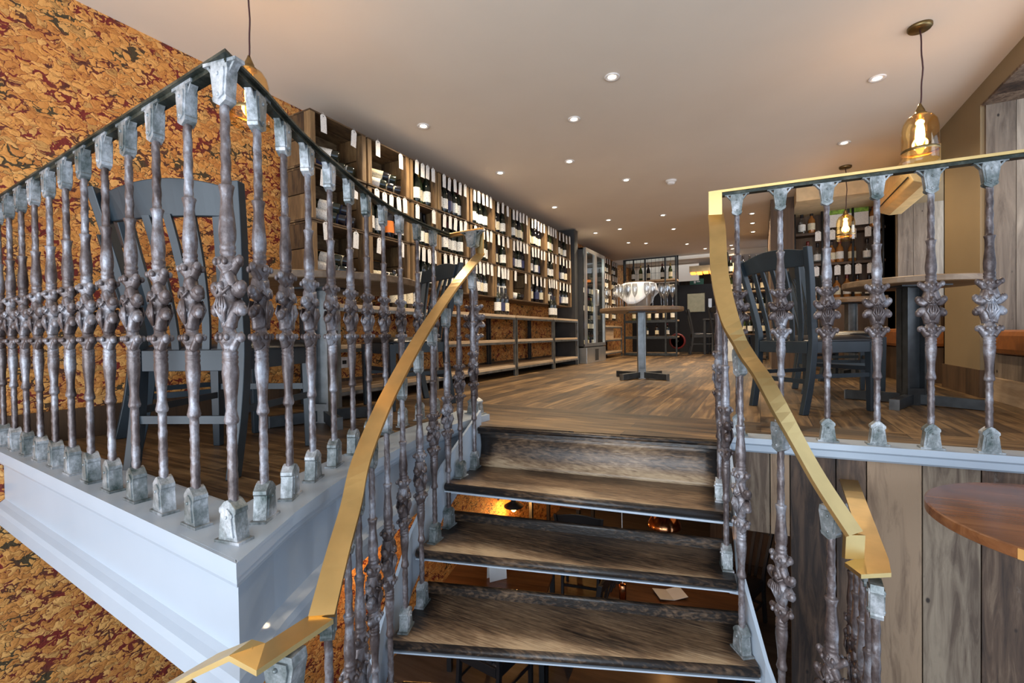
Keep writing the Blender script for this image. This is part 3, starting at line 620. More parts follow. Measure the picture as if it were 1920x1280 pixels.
quad = [((-.789,.591,-.1),(-.736,.604,-.1)), ((-.788,.498,-.1),(-.736,.449,-.1)), ((-.790,.475,-.08),(-.784,.432,-.08)), ((-.86,.455,-.115),(-.853,.408,-.118)), ((-1.1,.36,-.27),(-1.09,.31,-.27))]
vs = []
for a, b in quad: vs += [a, b, (b[0], b[1], b[2]-.010), (a[0], a[1], a[2]-.010)]
m.add(vs, [(4*i+q, 4*i+(q+1)%4, 4*i+4+(q+1)%4, 4*i+4+q) for i in range(4) for q in range(4)] + [(3,2,1,0), (16,17,18,19)])
m.build('handrail', Mt['brass'], sl)
for (x, y, z, h, a) in [(-1.215,1.835,-.19,.975,1.75),(-1.196,1.692,-.19,.885,1.65),(-1.198,1.600,-.38,.985,1.65),(-1.160,1.455,-.38,.90,1.7),(-1.135,1.340,-.57,1.0,1.85),(-1.092,1.20,-.57,.91,1.95),
                        (-1.055,1.085,-.76,1.02,1.95),(-1.0,.965,-.76,.94,2.0),(-.945,.862,-.95,1.05,2.1),(-.905,.79,-.95,.98,2.1),(-.815,.655,-1.14,1.07,2.2),(-.765,.52,-1.14,1.060,.2)]:
    baluster(sl, x, y, z, a, h - .028, .72 if y > .53 else 1.05, km=KM2)
sr = thing('stair_balustrade', 'right stair balustrade with a curved flat brass handrail ending in a squared corner', 'balustrade')
RP = [(-.158,2.06,.935),(-.142,1.93,.84),(-.125,1.78,.655),(-.085,1.64,.485),(-.04,1.585,.385),(.008,1.535,.31),(.065,1.475,.195),(.132,1.425,.062),(.201,1.374,-.05)]
m = MB(); strip(m, RP, .058, .010); m.bar((-.158,2.052,RT+.010), (-.158,2.052,.928), .050, .012, (1,0,0))
e = Vector((.043,.028,0)).normalized(); c0 = Vector((.2,1.372,-.05)); m.bar(c0, c0 + Vector((-.003,-.004,-.058)), .050, .010, e)
vs = [(.176,1.335,-.108),(.200,1.285,-.108),(.262,1.325,-.108),(.272,1.400,-.108),(.318,2.10,-.108),(.262,2.10,-.108),(.225,1.40,-.108)]
m.add(vs + [(x, y, z-.010) for x, y, z in vs], [tuple(range(7)), tuple(range(7, 14))[::-1]] + [(i, (i+1)%7, 7+(i+1)%7, 7+i) for i in range(7)])
m.build('handrail', Mt['brass'], sr)
for (x, y, z, h, a) in [(-.138,1.895,-.19,.985,1.7),(-.108,1.756,-.38,.985,1.8),(-.056,1.605,-.57,1.0,2.2),(.050,1.508,-.76,.985,2.35),(.158,1.412,-.95,.985,2.5),
                        (.232,1.315,-1.14,1.046,1.5),(.245,1.47,-1.14,1.046,1.5),(.255,1.62,-1.14,1.046,1.5),(.265,1.78,-1.14,1.046,1.5),(.275,1.93,-1.14,1.046,1.5)]:
    baluster(sr, x, y, z, a, h - .028, .72, km=KM2)
# ================================================================== LAMPS
dl = [(-2.21,2.71),(-2.21,3.86),(-2.23,5.24),(-2.25,6.90),(-.79,2.78),(-1.19,3.18),(-1.52,3.93),(-1.20,4.70),(-1.84,6.22),(-1.85,6.84),(-1.134,6.35),(-1.145,7.28),(.654,3.63),(.631,4.73),
      (-.085,6.90),(-.087,7.51),(-.088,8.16),(-2.0,7.95),(-1.75,8.17),(-1.133,8.63),(-.9,9.3),(-.45,9.2),(-.45,9.6)]
def downlight():
    t = thing('downlight', '', 'ceiling light')
    m = MB(); m.lathe([(.023,-.003),(.044,0),(.047,-.004),(.045,-.008),(.036,-.008),(.025,-.003)], 24, cap=False); m.build('trim_ring', Mt['ring'], t)
    m = MB(); m.lathe([(.024,-.0045),(.020,-.006),(.004,-.006)], 20); m.build('lens', Mt['spot'], t)
    return t
d0 = downlight()
where = {0:'directly in front of the nearest crates',1:'above the fourth crate column',2:'above the seventh crate column',3:'above the dark partition beside the crates',4:'nearest the camera over the centre of the room',
 5:'second from the stairs over the centre of the room',6:'third from the stairs, left of centre',7:'left of the smoke detector',8:'just before the fridge cabinet, front of a pair',9:'just before the fridge cabinet, rear of a pair',
 10:'above the champagne table, nearer one',11:'beyond the champagne table',12:'beside the near right glass pendant',13:'between the two right glass pendants',14:'nearest of the three over the far right aisle',15:'middle of the three over the far right aisle',
 16:'farthest of the three over the far right aisle',17:'above the glass-door fridge, left of a far pair',18:'above the glass-door fridge, right of a far pair',19:'near the far ceiling beam, centre',20:'by the far beam, left of the last three',21:'by the far beam, front right of the last three',22:'by the far beam, rear right of the last three'}
for i, (x, y) in enumerate(dl):
    lb_ = 'small round recessed downlight ' + where[i]
    if i == 0: o = d0; o.location = (x, y, CZ); o['label'] = lb_; o['group'] = 'recessed ceiling downlights'
    else: o = dup(d0, lb_, (x, y, CZ), group='recessed ceiling downlights')
    light('downlight_beam', 'SPOT', (x, y, CZ - .02), 32, (1.0, .80, .55), .03, (0, 0, 0), spot=2.5, blend=.8)
sd = thing('smoke_detector', 'white round smoke detector on the ceiling near the centre of the room', 'smoke detector', (-.802, 4.959, CZ))
m = MB(); m.lathe([(.055,0),(.055,-.012),(.048,-.02)], 20); m.build('base', Mt['ring'], sd)
m = MB(); m.lathe([(.040,-.02),(.038,-.038),(.02,-.045)], 20); m.build('sensor_head', Mt['ring'], sd)
def pendant(label, x, y, zb, power):
    t = thing('glass_pendant_lamp', label, 'pendant lamp', (x, y, zb), 0, 'glass cloche pendants')
    H_ = CZ - zb
    m = MB(); m.lathe([(.004,H_),(.052,H_),(.052,H_-.012),(.046,H_-.020),(.006,H_-.022)], 28); m.build('canopy', Mt['brass_dark'], t)
    m = MB(); m.tube([(.002*math.sin(k*1.3)+ (.010*math.sin(PI*k/12)), 0, H_-.02 - (H_-.30)*k/12) for k in range(13)], .0035, 6); m.build('cable', Mt['cable'], t)
    m = MB(); m.lathe([(.005,.30),(.010,.285),(.020,.262),(.022,.250),(.030,.246),(.030,.236),(.016,.234),(.016,.215)], 16); m.build('lamp_holder', Mt['brass_dark'], t)
    pr = [(r*.82, z) for r, z in [(.094,0),(.094,.05),(.094,.13),(.092,.170),(.084,.203),(.066,.228),(.040,.241),(.026,.243)]]
    inn = [(r-.0025, z-.0015 if z > .1 else z) for r, z in pr[::-1]]
    m = MB(); m.lathe(pr + inn + [pr[0]], 36, cap=False); m.build('glass_shade', Mt['amberglass'], t)
    m = MB(); m.lathe([(.0775,.046),(.0785,.048),(.0785,.058),(.0775,.060)], 36, cap=False); m.build('brass_band', Mt['brass_dark'], t)
    m = MB(); m.lathe([(.010,.218),(.012,.20),(.019,.165),(.021,.130),(.019,.105),(.011,.085),(.003,.080)], 16); m.build('bulb', Mt['bulb'], t)
    light('pendant_glow', 'POINT', (x, y, zb + .13), power, (1.0, .62, .28), .035)
pendant('clear glass cloche pendant with glowing bulb, near the right balustrade', .74, 3.13, 1.33, 6)
pendant('clear glass cloche pendant with glowing bulb hanging by the back bar shelves', .731, 5.42, 1.32, 5)
pendant('clear glass cloche pendant with glowing bulb on the left, behind the corner of the balustrade', -1.95, 1.216, 1.383, 6)

# ================================================================== CHAIRS
def chair(label, x, y, face, mats='slate', group='slat-back dining chairs', z=0.0, legs=.44):
    # face: direction (dx, dy) the sitter looks in; (x, y) = middle between the back feet; local +y = facing direction
    a = math.atan2(face[1], face[0]) - PI/2
    t = thing('dining_chair', label, 'chair', (x, y, z), a, group)
    W = Mt[mats]; bw, fw_ = .175, .205; sh = .415; D = .40
    for s in (-1, 1):
        m = MB(); P = [(s*bw, -.045, 0), (s*(bw+.005), -.008, .20), (s*(bw+.008), .010, .40), (s*(bw+.012), 0, .52), (s*(bw+.042), -.045, .76), (s*(bw+.062), -.085, .935)]
        P = smooth_path(P, 4); vs = []
        for i, p in enumerate(P):
            hw, hd = .014, .021 - .004*i/len(P)
            for q, r_ in ((-1,-1),(1,-1),(1,1),(-1,1)): vs.append((p.x + q*hw, p.y + r_*hd, p.z))
        n = len(P); m.add(vs, [(4*i+k, 4*i+(k+1)%4, 4*i+4+(k+1)%4, 4*i+4+k) for i in range(n-1) for k in range(4)] + [(3,2,1,0), (4*n-4,4*n-3,4*n-2,4*n-1)])
        m.build('back_post', W, t, bevel=.003)
        m = MB(); vs = []
        for zz, h in ((0, .014), (sh - .01, .020)):
            vs += [(s*fw_ - h + (0 if s < 0 else -.01), D - h, zz), (s*fw_ + h - (0 if s < 0 else .01), D - h, zz), (s*fw_ + h - (0 if s < 0 else .01), D + h, zz), (s*fw_ - h - (0 if s < 0 else .01) , D + h, zz)]
        m.add(vs, [(0,3,2,1),(4,5,6,7),(0,1,5,4),(1,2,6,5),(2,3,7,6),(3,0,4,7)]); m.build('front_leg', W, t, bevel=.003)
    m = MB()
    m.box(-bw+.012, bw-.012, -.008, .012, .345, .415); m.box(-fw_+.02, fw_-.03, D-.012, D+.010, .345, .412)
    for s in (-1, 1): m.bar((s*(bw+.006), .012, .380), (s*(fw_-.004), D-.01, .380), .018, .065)
    m.build('seat_frame', W, t, bevel=.002)
    # padded seat
    m = MB(); nx, ny = 10, 10; vs = []
    for j in range(ny+1):
        for i in range(nx+1):
            u = i/nx*2-1; v = j/ny; hw = bw + .012 + (fw_ - bw + .008)*v
            ed = max(abs(u), abs(v*2-1)); q = max(0, 1 - ed**6)
            vs.append((u*hw, .008 + v*(D+.005), .418 + .030*q**.6))
    for j in range(ny+1):
        for i in range(nx+1):
            u = i/nx*2-1; v = j/ny; hw = bw + .012 + (fw_ - bw + .008)*v; vs.append((u*hw, .008 + v*(D+.005), .414))
    K = (nx+1)*(ny+1); fs = []
    for j in range(ny):
        for i in range(nx):
            a_ = j*(nx+1)+i; fs += [(a_, a_+1, a_+nx+2, a_+nx+1), (K+a_, K+a_+nx+1, K+a_+nx+2, K+a_+1)]
    for i in range(nx): fs += [(i, K+i, K+i+1, i+1), (ny*(nx+1)+i, ny*(nx+1)+i+1, K+ny*(nx+1)+i+1, K+ny*(nx+1)+i)]
    for j in range(ny): a_ = j*(nx+1); b_ = a_+nx; fs += [(a_, a_+nx+1, K+a_+nx+1, K+a_), (b_, K+b_, K+b_+nx+1, b_+nx+1)]
    m.add(vs, fs, True); m.build('seat_pad', Mt['leather'], t)
    # curved top rail with a raised middle
    m = MB(); n = 14; vs = []
    for i in range(n+1):
        u = i/n*2-1; x_ = u*(bw+.045); yb = -.075 - .022*(1-u*u); zt = .925 + .028*(1 - min(1, abs(u)*1.15)**2); zb_ = .835 + .004*(1-u*u)
        vs += [(x_*.97, yb+.022, zb_), (x_*.97, yb+.042, zb_), (x_, yb+.020, zt), (x_, yb, zt)]
    m.add(vs, [(4*i+k, 4*i+4+k, 4*i+4+(k+1)%4, 4*i+(k+1)%4) for i in range(n) for k in range(4)] + [(0,1,2,3), (4*n+3,4*n+2,4*n+1,4*n)], False); m.build('top_rail', W, t, bevel=.003)
    for i in range(5):
        u = (i-2)/2; m = MB()
        P = smooth_path([(u*.105, .002, .405), (u*.118, -.004, .52), (u*.137, -.038, .70), (u*.150, -.066 - .018*(1-u*u), .845)], 3)
        vs = []
        for p in P:
            for q, r_ in ((-1,-1),(1,-1),(1,1),(-1,1)): vs.append((p.x + q*.013, p.y + .008 + r_*.005, p.z))
        k_ = len(P); m.add(vs, [(4*i_+k, 4*i_+(k+1)%4, 4*i_+4+(k+1)%4, 4*i_+4+k) for i_ in range(k_-1) for k in range(4)] + [(3,2,1,0), (4*k_-4,4*k_-3,4*k_-2,4*k_-1)])
        m.build('back_slat', W, t)
    for s in (-1, 1):
        m = MB(); m.bar((s*(bw+.004), 0, .215), (s*(fw_-.006), D, .215), .012, .024); m.build('side_stretcher', W, t)
    m = MB(); m.bar((-bw, -.012, .185), (bw, -.012, .185), .012, .026); m.build('rear_stretcher', W, t)
    m = MB(); m.bar((-fw_+.01, D, .25), (fw_-.02, D, .25), .012, .024); m.build('front_stretcher', W, t)
    return t
chair('slate blue slat-back chair in the left corner, its back against the iron balustrade', -1.668, .815, (-.42, .91))
chair('slate blue slat-back chair behind the corner chair, half hidden near the cork wall', -2.40, .97, (.22, .97))
chair('slate blue slat-back chair on the far side of the left round table', -1.99, 2.50, (-.36, -.93))
chair('slate blue slat-back chair behind the right balustrade, turned towards the round table', .115, 3.04, (.72, .69)).scale = (1, 1, .95)
chair('slate blue slat-back chair beyond the right round table, facing it from the left', .30, 4.02, (.9, .1))
chair('dark slat-back chair farther back beside the small bistro table', .42, 5.05, (.8, .5))

# ================================================================== TABLES
def pedestal_table(name, label, x, y, r, zt, rot, mat='tabletop', post=.048, arm=.27, base=0.0, pm='steel'):
    t = thing(name, label, 'table', (x, y, base), rot); h = zt - base
    m = MB(); m.lathe([(.01,h-.036),(r-.004,h-.036),(r,h-.032),(r,h-.004),(r-.004,h),(.01,h)], 64, smooth=False); m.build('table_top', Mt[mat], t, rot=(0, 0, -rot))
    m = MB(); m.box(-.13, .13, -.13, .13, h-.044, h-.036); m.build('mounting_plate', Mt['steel_dark'], t)
    m = MB(); p = post
    m.box(-p, p, -.006, .006, .075, h-.044); m.box(-p, -p+.010, -.05, .05, .0, h-.044); m.box(p-.010, p, -.05, .05, .0, h-.044); m.box(-p, p, -.048, -.040, .0, .10)
    m.build('steel_post', Mt[pm], t)
    for k in range(4):
        a = PI/4 + k*PI/2; m = MB(); c, s_ = math.cos(a), math.sin(a)
        m.bar((c*.045, s_*.045, .036), (c*arm, s_*arm, .030), .042, .056); f = m.build('base_foot', Mt['steel_dark'], t)
        m = MB(); m.bar((c*arm, s_*arm, .030), (c*(arm+.006), s_*(arm+.006), .030), .046, .060); m.build('end_plate', Mt['steel'], f)
    return t
pedestal_table('round_table', 'round pale wood table on a steel pedestal in the left corner under the glass pendant', -2.05, 1.66, .50, .745, .3)
pedestal_table('round_table', 'round table in the room centre crowded with champagne glasses', -1.045, 4.62, .405, .70, .35, arm=.30, post=.036)
pedestal_table('round_table', 'round pale wood table on a dark H-section steel pedestal behind the right balustrade', .80, 3.56, .34, .745, .35, post=.05, arm=.33, pm='steel_dark')
pedestal_table('bistro_table', 'small pale round table farther back beside the bar shelves', .80, 5.62, .20, .76, .2, post=.04, arm=.18)
pedestal_table('walnut_table', 'round walnut table in the lower right foreground before the plank wall', .775, 1.72, .355, -.05, .5, 'walnut', post=.05, arm=.2, base=-1.14) if False else None
t = thing('walnut_table', 'round walnut table in the lower right foreground before the plank wall', 'table', (.775, 1.70, -1.14), 0)
m = MB(); m.lathe([(.01,1.060),(.351,1.060),(.355,1.063),(.355,1.087),(.351,1.090),(.01,1.090)], 96, smooth=False); m.build('table_top', Mt['walnut'], t)
m = MB(); n = 20; a0, a1 = math.radians(-137), math.radians(-90); vs = []
for i in range(n+1):
    a = a0 + (a1-a0)*i/n
    for r_, z_ in ((.350,1.0625),(.3565,1.0625),(.3565,1.0875),(.350,1.0875)): vs.append((r_*math.cos(a), r_*math.sin(a), z_))
m.add(vs, [(4*i+k, 4*i+4+k, 4*i+4+(k+1)%4, 4*i+(k+1)%4) for i in range(n) for k in range(4)] + [(0,1,2,3), (4*n+3,4*n+2,4*n+1,4*n)]); m.build('edge_band', Mt['oak_edge'], t)['label'] = 'paler orange length of edge banding'
m = MB(); m.lathe([(.2,0),(.2,.012),(.05,.03),(.035,.05),(.035,1.04),(.12,1.06)], 32); m.build('pedestal', Mt['steel_dark'], t)

# ================================================================== BENCH SHELVES ALONG THE LEFT WALL
BX0, BX1 = -2.75, -2.37
def bench(label, y0, y1, top=.668, x1=BX1, posts=2, x0=BX0):
    t = thing('shelf_unit', label, 'shelf', (0, 0, 0), 0, 'low steel and timber shelf units')
    for zt in (top, top*.60, .12):
        m = MB(); nb = 3; wdt = (x1-x0)/nb
        for i in range(nb): m.box(x0+i*wdt, x0+(i+1)*wdt-.003, y0, y1, zt-.026, zt)
        m.build('shelf_board', Mt['shelf'], t, bevel=.002)
        m = MB(); m.box(x1-.016, x1+.002, y0, y1, zt-.048, zt-.026); m.build('edge_angle', Mt['steel'], t)
    for yy in (y0+.012, y1-.012):
        for xx in (x1-.012, x0+.02):
            m = MB(); m.box(xx-.012, xx+.012, yy-.012, yy+.012, 0, top-.026); m.build('steel_post', Mt['steel'] if xx > -2.5 else Mt['steel_dark'], t)
    return t
bench('low shelf unit of pale planks in a steel frame, nearest the left table', 2.02, 3.02)
bench('low shelf unit of pale planks in a steel frame under crate columns three and four', 3.03, 4.44)
bench('low shelf unit of pale planks in a steel frame under crate columns seven and eight', 4.46, 5.49)
bench('low shelf unit of pale planks in a steel frame against the dark partition', 5.51, 6.40)
# power socket on the cork wall
s_ = thing('power_socket', 'white double power socket low on the cork wall under the table', 'socket', (WX, 2.38, .26))
m = MB(); m.box(0, .010, -.075, .075, -.042, .042); m.build('face_plate', Mt['ring'], s_, bevel=.003)
for k in (-1, 1):
    m = MB(); m.box(.010, .013, k*.038-.018, k*.038+.018, -.012, .016); m.build('outlet', Mt['black'], s_)
# ================================================================== WINE CRATES
XF = -2.46
ROWZ = [(1.545, 1.885), (1.197, 1.537), (.850, 1.190)]
COLS = [(1.915,2.375),(2.395,2.83),(2.85,3.185),(3.205,3.675),(3.70,4.14),(4.16,4.49),(4.505,4.97),(4.98,5.475),(5.485,5.845),(5.855,6.37)]
ROWN = ['top', 'middle', 'bottom']
def crate_proto():
    # unit crate: open side towards +x, width 1 along y, height .34
    t = thing('wine_crate', '', 'crate', (0, 0, 0), 0, 'wooden wine crates on the left wall')
    D, H_ = .295, .340
    for s, y in ((0, 0.0), (1, 1.0)):
        yy = (y, y + .032) if s == 0 else (y - .032, y)
        m = MB(); m.box(-D, -.060, yy[0], yy[1], .012, H_*.49); m.box(-D, -.060, yy[0], yy[1], H_*.51, H_-.012); m.build('side_panel', Mt['crate_v'], t, bevel=.002)
        yy = (y, y + .085) if s == 0 else (y - .085, y)
        m = MB(); m.box(-.058, 0, yy[0], yy[1], .010, H_-.010); m.build('corner_post', Mt['crate_v'], t, bevel=.003)
    m = MB(); m.box(-D, -.16, 0, 1, 0, .010); m.box(-.155, -.0, 0, 1, 0, .010); m.build('bottom_board', Mt['crate'], t)
    m = MB(); m.box(-D, -.16, 0, 1, H_-.010, H_); m.box(-.155, -.0, 0, 1, H_-.010, H_); m.build('top_board', Mt['crate'], t)
    m = MB(); m.box(-D, -D+.012, .03, .97, .012, .105); m.box(-D, -D+.012, .03, .97, .118, .215); m.box(-D, -D+.012, .03, .97, .228, H_-.012); m.build('back_boards', Mt['crate'], t)
    return t
# ================================================================== BOTTLES
def bottle_proto(glass, label, foil, name='wine_bottle', spirit=False, h=.30):
    t = thing(name, '', 'bottle')
    k = h/.30
    if spirit: pr = [(.004,0),(.036,.002),(.039,.008),(.039,.165),(.034,.190),(.016,.215),(.014,.27),(.017,.272),(.017,.278),(.012,.279)]
    else: pr = [(.004,.004),(.033,.0),(.0375,.005),(.0375,.175),(.035,.195),(.024,.222),(.0155,.245),(.0140,.285),(.0155,.287),(.0155,.297),(.012,.300)]
    m = MB(); m.lathe([(r, z*k) for r, z in pr], 14); m.build('glass_body', Mt[glass], t)
    R = pr[2][0] + .0008
    m = MB(); m.lathe([(R, .045*k), (R, .135*k)], 14, cap=False, smooth=True); m.build('label', Mt[label], t)
    m = MB(); q = .0162 if not spirit else .0178; m.lathe([(q-.0005, .238*k), (q-.001, .27*k), (q, .284*k), (q, .299*k), (.004, .3015*k)], 12, cap=False); m.build('capsule', Mt[foil], t)
    return t
def tag_proto(w_=.046, h_=.115):
    t = thing('price_tag', '', 'tag')
    m = MB(); P = [(-w_/2,-h_),(w_/2,-h_),(w_/2,-.012),(w_/2-.012,0),(-w_/2+.012,0),(-w_/2,-.012)]
    m.add([(0, a, b) for a, b in P] + [(.0012, a, b) for a, b in P], [tuple(range(6))[::-1], tuple(range(6, 12))] + [(i, (i+1)%6, 6+(i+1)%6, 6+i) for i in range(6)]); m.build('card', Mt['tagp'], t)
    m = MB(); m.tube([(.0016, .0035*math.cos(a), -.011+.0035*math.sin(a)) for a in [k*PI/4 for k in range(9)]], .0012, 4); m.build('eyelet', Mt['black'], t)
    m = MB(); m.tube([(.001, 0, -.010), (.002, .004, .004), (-.004, .0, .014)], .0008, 4); m.build('string', Mt['linen'], t)
    return t
PB = {'w': bottle_proto('bottle','label_w','foil'), 'c': bottle_proto('bottle_blk','label_c','foil'), 'r': bottle_proto('bottle','label_w','red'),
      'g': bottle_proto('bottle_grn','label_c','gold'), 'n': bottle_proto('bottle_blk','label_b','foil'), 'o': bottle_proto('bottle_blk','label_o','foil')}
BD = {'w': 'dark wine bottle with white label', 'c': 'dark wine bottle with cream label', 'r': 'red-capped wine bottle', 'g': 'olive-green wine bottle', 'n': 'dark wine bottle with navy label', 'o': 'wine bottle with orange label'}
CP = crate_proto(); TG = tag_proto()
protos = list(PB.values()) + [CP, TG]
POSN = ['leftmost', 'second from left', 'third from left', 'fourth from left', 'fifth from left', 'sixth from left']
def place(proto, label, loc, rz=0, group=None, rot=None, scale=None):
    o = dup(proto, label, loc, rz, group, scale)
    if rot: o.rotation_euler = rot
    return o
fills = {}
rng = random.Random(11)
# per crate: ('lie'|'up', kinds, number of tags)
spec = {
 (0,0): ('lie','nwwr',2), (0,1): ('lie','wnnwn',2), (0,2): ('lie','wwcrc',2),
 (1,0): ('lie','wcccw',2), (1,1): ('up','wwow',5), (1,2): ('lie','cwr',2),
 (2,0): ('up','wwgw',4), (2,1): ('up','cwwc',2), (2,2): ('up','cwww',4)}
for ci, (y0, y1) in enumerate(COLS):
    wd = y1 - y0
    for ri, (z0, z1) in enumerate(ROWZ):
        jz = rng.uniform(-.004, .004)
        place(CP, f'rustic open wine crate, {ROWN[ri]} row, {ORD[ci]} column from the stairs', (XF + rng.uniform(-.008, .008), y0, z0), 0, None, scale=(1, wd, 1))
        if (ci, ri) in spec: mode, kinds, nt = spec[(ci, ri)]
        elif (ci, ri) == (6, 2): mode, kinds, nt = 'lie', 'wc', 2
        elif (ci, ri) in ((8, 1),): mode, kinds, nt = 'up', 'rww', 3
        else:
            n = 5 if wd > .42 else 4
            if rng.random() < .25: n -= 1
            mode = 'up'; kinds = ''.join(rng.choice('wwcwcgrn') for _ in range(n)); nt = n if rng.random() < .8 else n-1
        n = len(kinds); a0, a1 = y0 + .062*wd + .042, y1 - .062*wd - .042
        for i, k in enumerate(kinds):
            lab = f'{BD[k]}, {POSN[i]}, {ROWN[ri]} crate, {ORD[ci]} column'
            if mode == 'up':
                yy = a0 + (a1-a0)*(i/(n-1) if n > 1 else .5)
                place(PB[k], lab, (XF - .055 - rng.uniform(0, .045), yy, z0 + .011), rng.uniform(-.4, .4), f'bottles standing in the {ORD[ci]} crate column')
            else:
                yy = y0 + wd*.52 + (i % 3)*.078 + (.03 if i > 2 else 0) - (.0 if n > 2 else -.04)
                place(PB[k], 'lying ' + lab, (XF - .014, yy - .035, z0 + .047 + (.066 if i > 2 else 0)), 0, f'bottles lying in the {ORD[ci]} crate column', rot=(0, -PI/2 + .20, .68 + rng.uniform(-.05, .05)))
        for i in range(nt):
            if mode == 'up' : yy = a0 + (a1-a0)*(i/(nt-1) if nt > 1 else .5)
            else: yy = y0 + wd*(.20 + .55*i)
            place(TG, f'white price tag, {POSN[i]}, on the {ROWN[ri]} crate, {ORD[ci]} column', (XF + .010 + rng.uniform(0, .004), yy, z1 - .004 + rng.uniform(-.012, .006)), 0,
                  f'price tags on the {ORD[ci]} crate column', rot=(rng.uniform(-.10, .10), 0, rng.uniform(-.05, .05)))
# bottles on the shelf unit below the crates
for j, (yy, k) in enumerate([(4.20,'w'),(4.29,'n'),(4.38,'c')]): place(PB[k], f'{BD[k]}, {POSN[j]} of three below the sixth crate column', (-2.46, yy, .668), 0, 'bottles on the shelf unit')
for j, (yy, k) in enumerate([(5.58,'w'),(5.68,'w')]): place(PB[k], f'{BD[k]}, {"left" if j==0 else "right"} of two below the ninth crate column', (-2.44, yy, .668), 0, 'bottles on the shelf unit')
for j, (yy, k) in enumerate([(2.68,'c'),(2.76,'g'),(2.84,'c'),(2.92,'w')]): place(PB[k], f'{BD[k]}, {POSN[j]}, shelf unit behind far left chair', (-2.5, yy, .668), 0, 'bottles on the shelf unit')

# ================================================================== GLASS-DOOR FRIDGE
fr = thing('wine_fridge', 'tall stainless-steel wine fridge with two glass doors beside the dark partition', 'fridge', (-2.30, 6.58, 0))
m = MB(); m.box(-.46, -.05, 0, .02, .24, 1.76); m.box(-.46, -.05, .94, .96, .24, 1.76); m.box(-.46, -.44, 0, .96, .24, 1.76); m.box(-.46, -.04, 0, .96, 1.74, 1.76); m.box(-.46, -.04, 0, .96, .24, .26); m.build('cabinet', Mt['dark'], fr)
m = MB(); m.box(-.46, .0, 0, .96, .0, .24); m.build('plinth', Mt['stainless'], fr, bevel=.004)
m = MB(); m.box(0, .004, .40, .56, .03, .21); m.build('vent_grille', Mt['black'], fr)
for k in range(2):
    y0 = .002 + .48*k; y1 = y0 + .474
    m = MB(); m.box(-.035, 0, y0, y0+.05, .26, 1.76); m.box(-.035, 0, y1-.05, y1, .26, 1.76); m.box(-.035, 0, y0+.05, y1-.05, .26, .31); m.box(-.035, 0, y0+.05, y1-.05, 1.70, 1.76); dr = m.build('door_frame', Mt['stainless'], fr)
    m = MB(); m.box(-.022, -.016, y0+.05, y1-.05, .31, 1.70); m.build('glass_pane', Mt['glass'], dr)
    m = MB(); yh = y1-.025 if k == 0 else y0+.025; m.tube([(0, yh, .9), (.03, yh, .91), (.03, yh, 1.15), (0, yh, 1.16)], .007, 8); m.build('handle', Mt['stainless'], dr)
for zz in (.50, .78, 1.06, 1.34):
    m = MB(); m.box(-.43, -.05, .03, .93, zz-.008, zz); m.build('shelf', Mt['glass'], fr)
for r_, zz in enumerate((.26, .50, .78, 1.06)):
    for i in range(8):
        k = 'wcrgnwcw'[(i + r_*3) % 8]
        place(PB[k], f'{BD[k]}, {ORD[i]} from left, {["bottom","second","third","fourth"][r_]} level of the wine fridge', (-2.30 - .14, 6.66 + i*.108, zz), 0, 'bottles inside the wine fridge', scale=(1, 1, .72 if r_ == 0 else .86))
light('fridge_lamp', 'POINT', (-2.55, 7.05, 1.62), .9, (.9, 1.0, .9), .12)

# ================================================================== FAR LEFT: MORE CRATES, SHELF UNIT, BOX
for ci in range(3):
    for ri in range(4):
        y0 = 7.62 + ci*.48; z0 = .70 + ri*.29
        place(CP, f'far wine crate beyond the fridge, {ORD[ri]} from bottom in its {ORD[ci]} stack', (-2.50, y0, z0), 0, 'far crates beyond the wine fridge', scale=(1, .46, .84))
        for i in range(3):
            place(PB['wcr'[i]], f'bottle {["on the left","in the middle","on the right"][i]} in far crate {ORD[ri]} from bottom, {ORD[ci]} stack', (-2.56, y0 + .10 + i*.13, z0 + .01), 0, 'bottles in the far crates', scale=(1, 1, .85))
            place(TG, f'tag {["on the left","in the middle","on the right"][i]} of far crate {ORD[ri]} from bottom, {ORD[ci]} stack', (-2.488, y0 + .10 + i*.13, z0 + .283), 0, 'tags on the far crates', scale=(1, 1, .9))
b_ = bench('far low shelf unit of pale planks beyond the wine fridge', 7.62, 9.05, .60, -2.42, x0=-2.76)
bx = thing('wooden_wine_box', 'plain wooden wine box on the middle shelf beyond the fridge', 'box', (-2.60, 8.1, .36))
m = MB(); m.box(-.12, .12, 0, .55, 0, .19); m.build('box', Mt['shelf'], bx, bevel=.003)
m = MB(); m.box(-.125, .125, -.005, .555, .19, .202); m.build('lid', Mt['shelf'], bx, bevel=.002)
# free-standing rack facing the camera, with a leaded window screen above it
rk = thing('display_rack', 'free-standing steel and timber display rack facing the room at the far end', 'shelf', (-2.41, 9.2, 0))
for zz in (.06, .39, .71):
    m = MB(); m.box(0, 1.0, 0, .36, zz-.03, zz); m.build('shelf_board', Mt['shelf'], rk)
    m = MB(); m.box(0, 1.0, -.006, .0, zz-.052, zz-.0); m.build('edge_angle', Mt['steel_dark'], rk)
for xx in (.0, .42, .80, 1.0):
    m = MB(); m.box(xx-.014, xx+.014, -.014, .014, 0, 1.93); m.build('steel_post', Mt['steel_dark'], rk)
m = MB(); m.box(0, 1.0, -.01, .30, 1.47, 1.50); m.build('upper_shelf', Mt['shelf'], rk)
for i in range(5):
    k = 'wgcrg'[i]; place(PB[k], f'{BD[k]}, {ORD[i]} from left, top of far display rack', (-2.25 + i*.15 + (.12 if i > 2 else 0), 9.30, 1.50), 0, 'bottles on the far display rack', scale=(1, 1, 1.05))
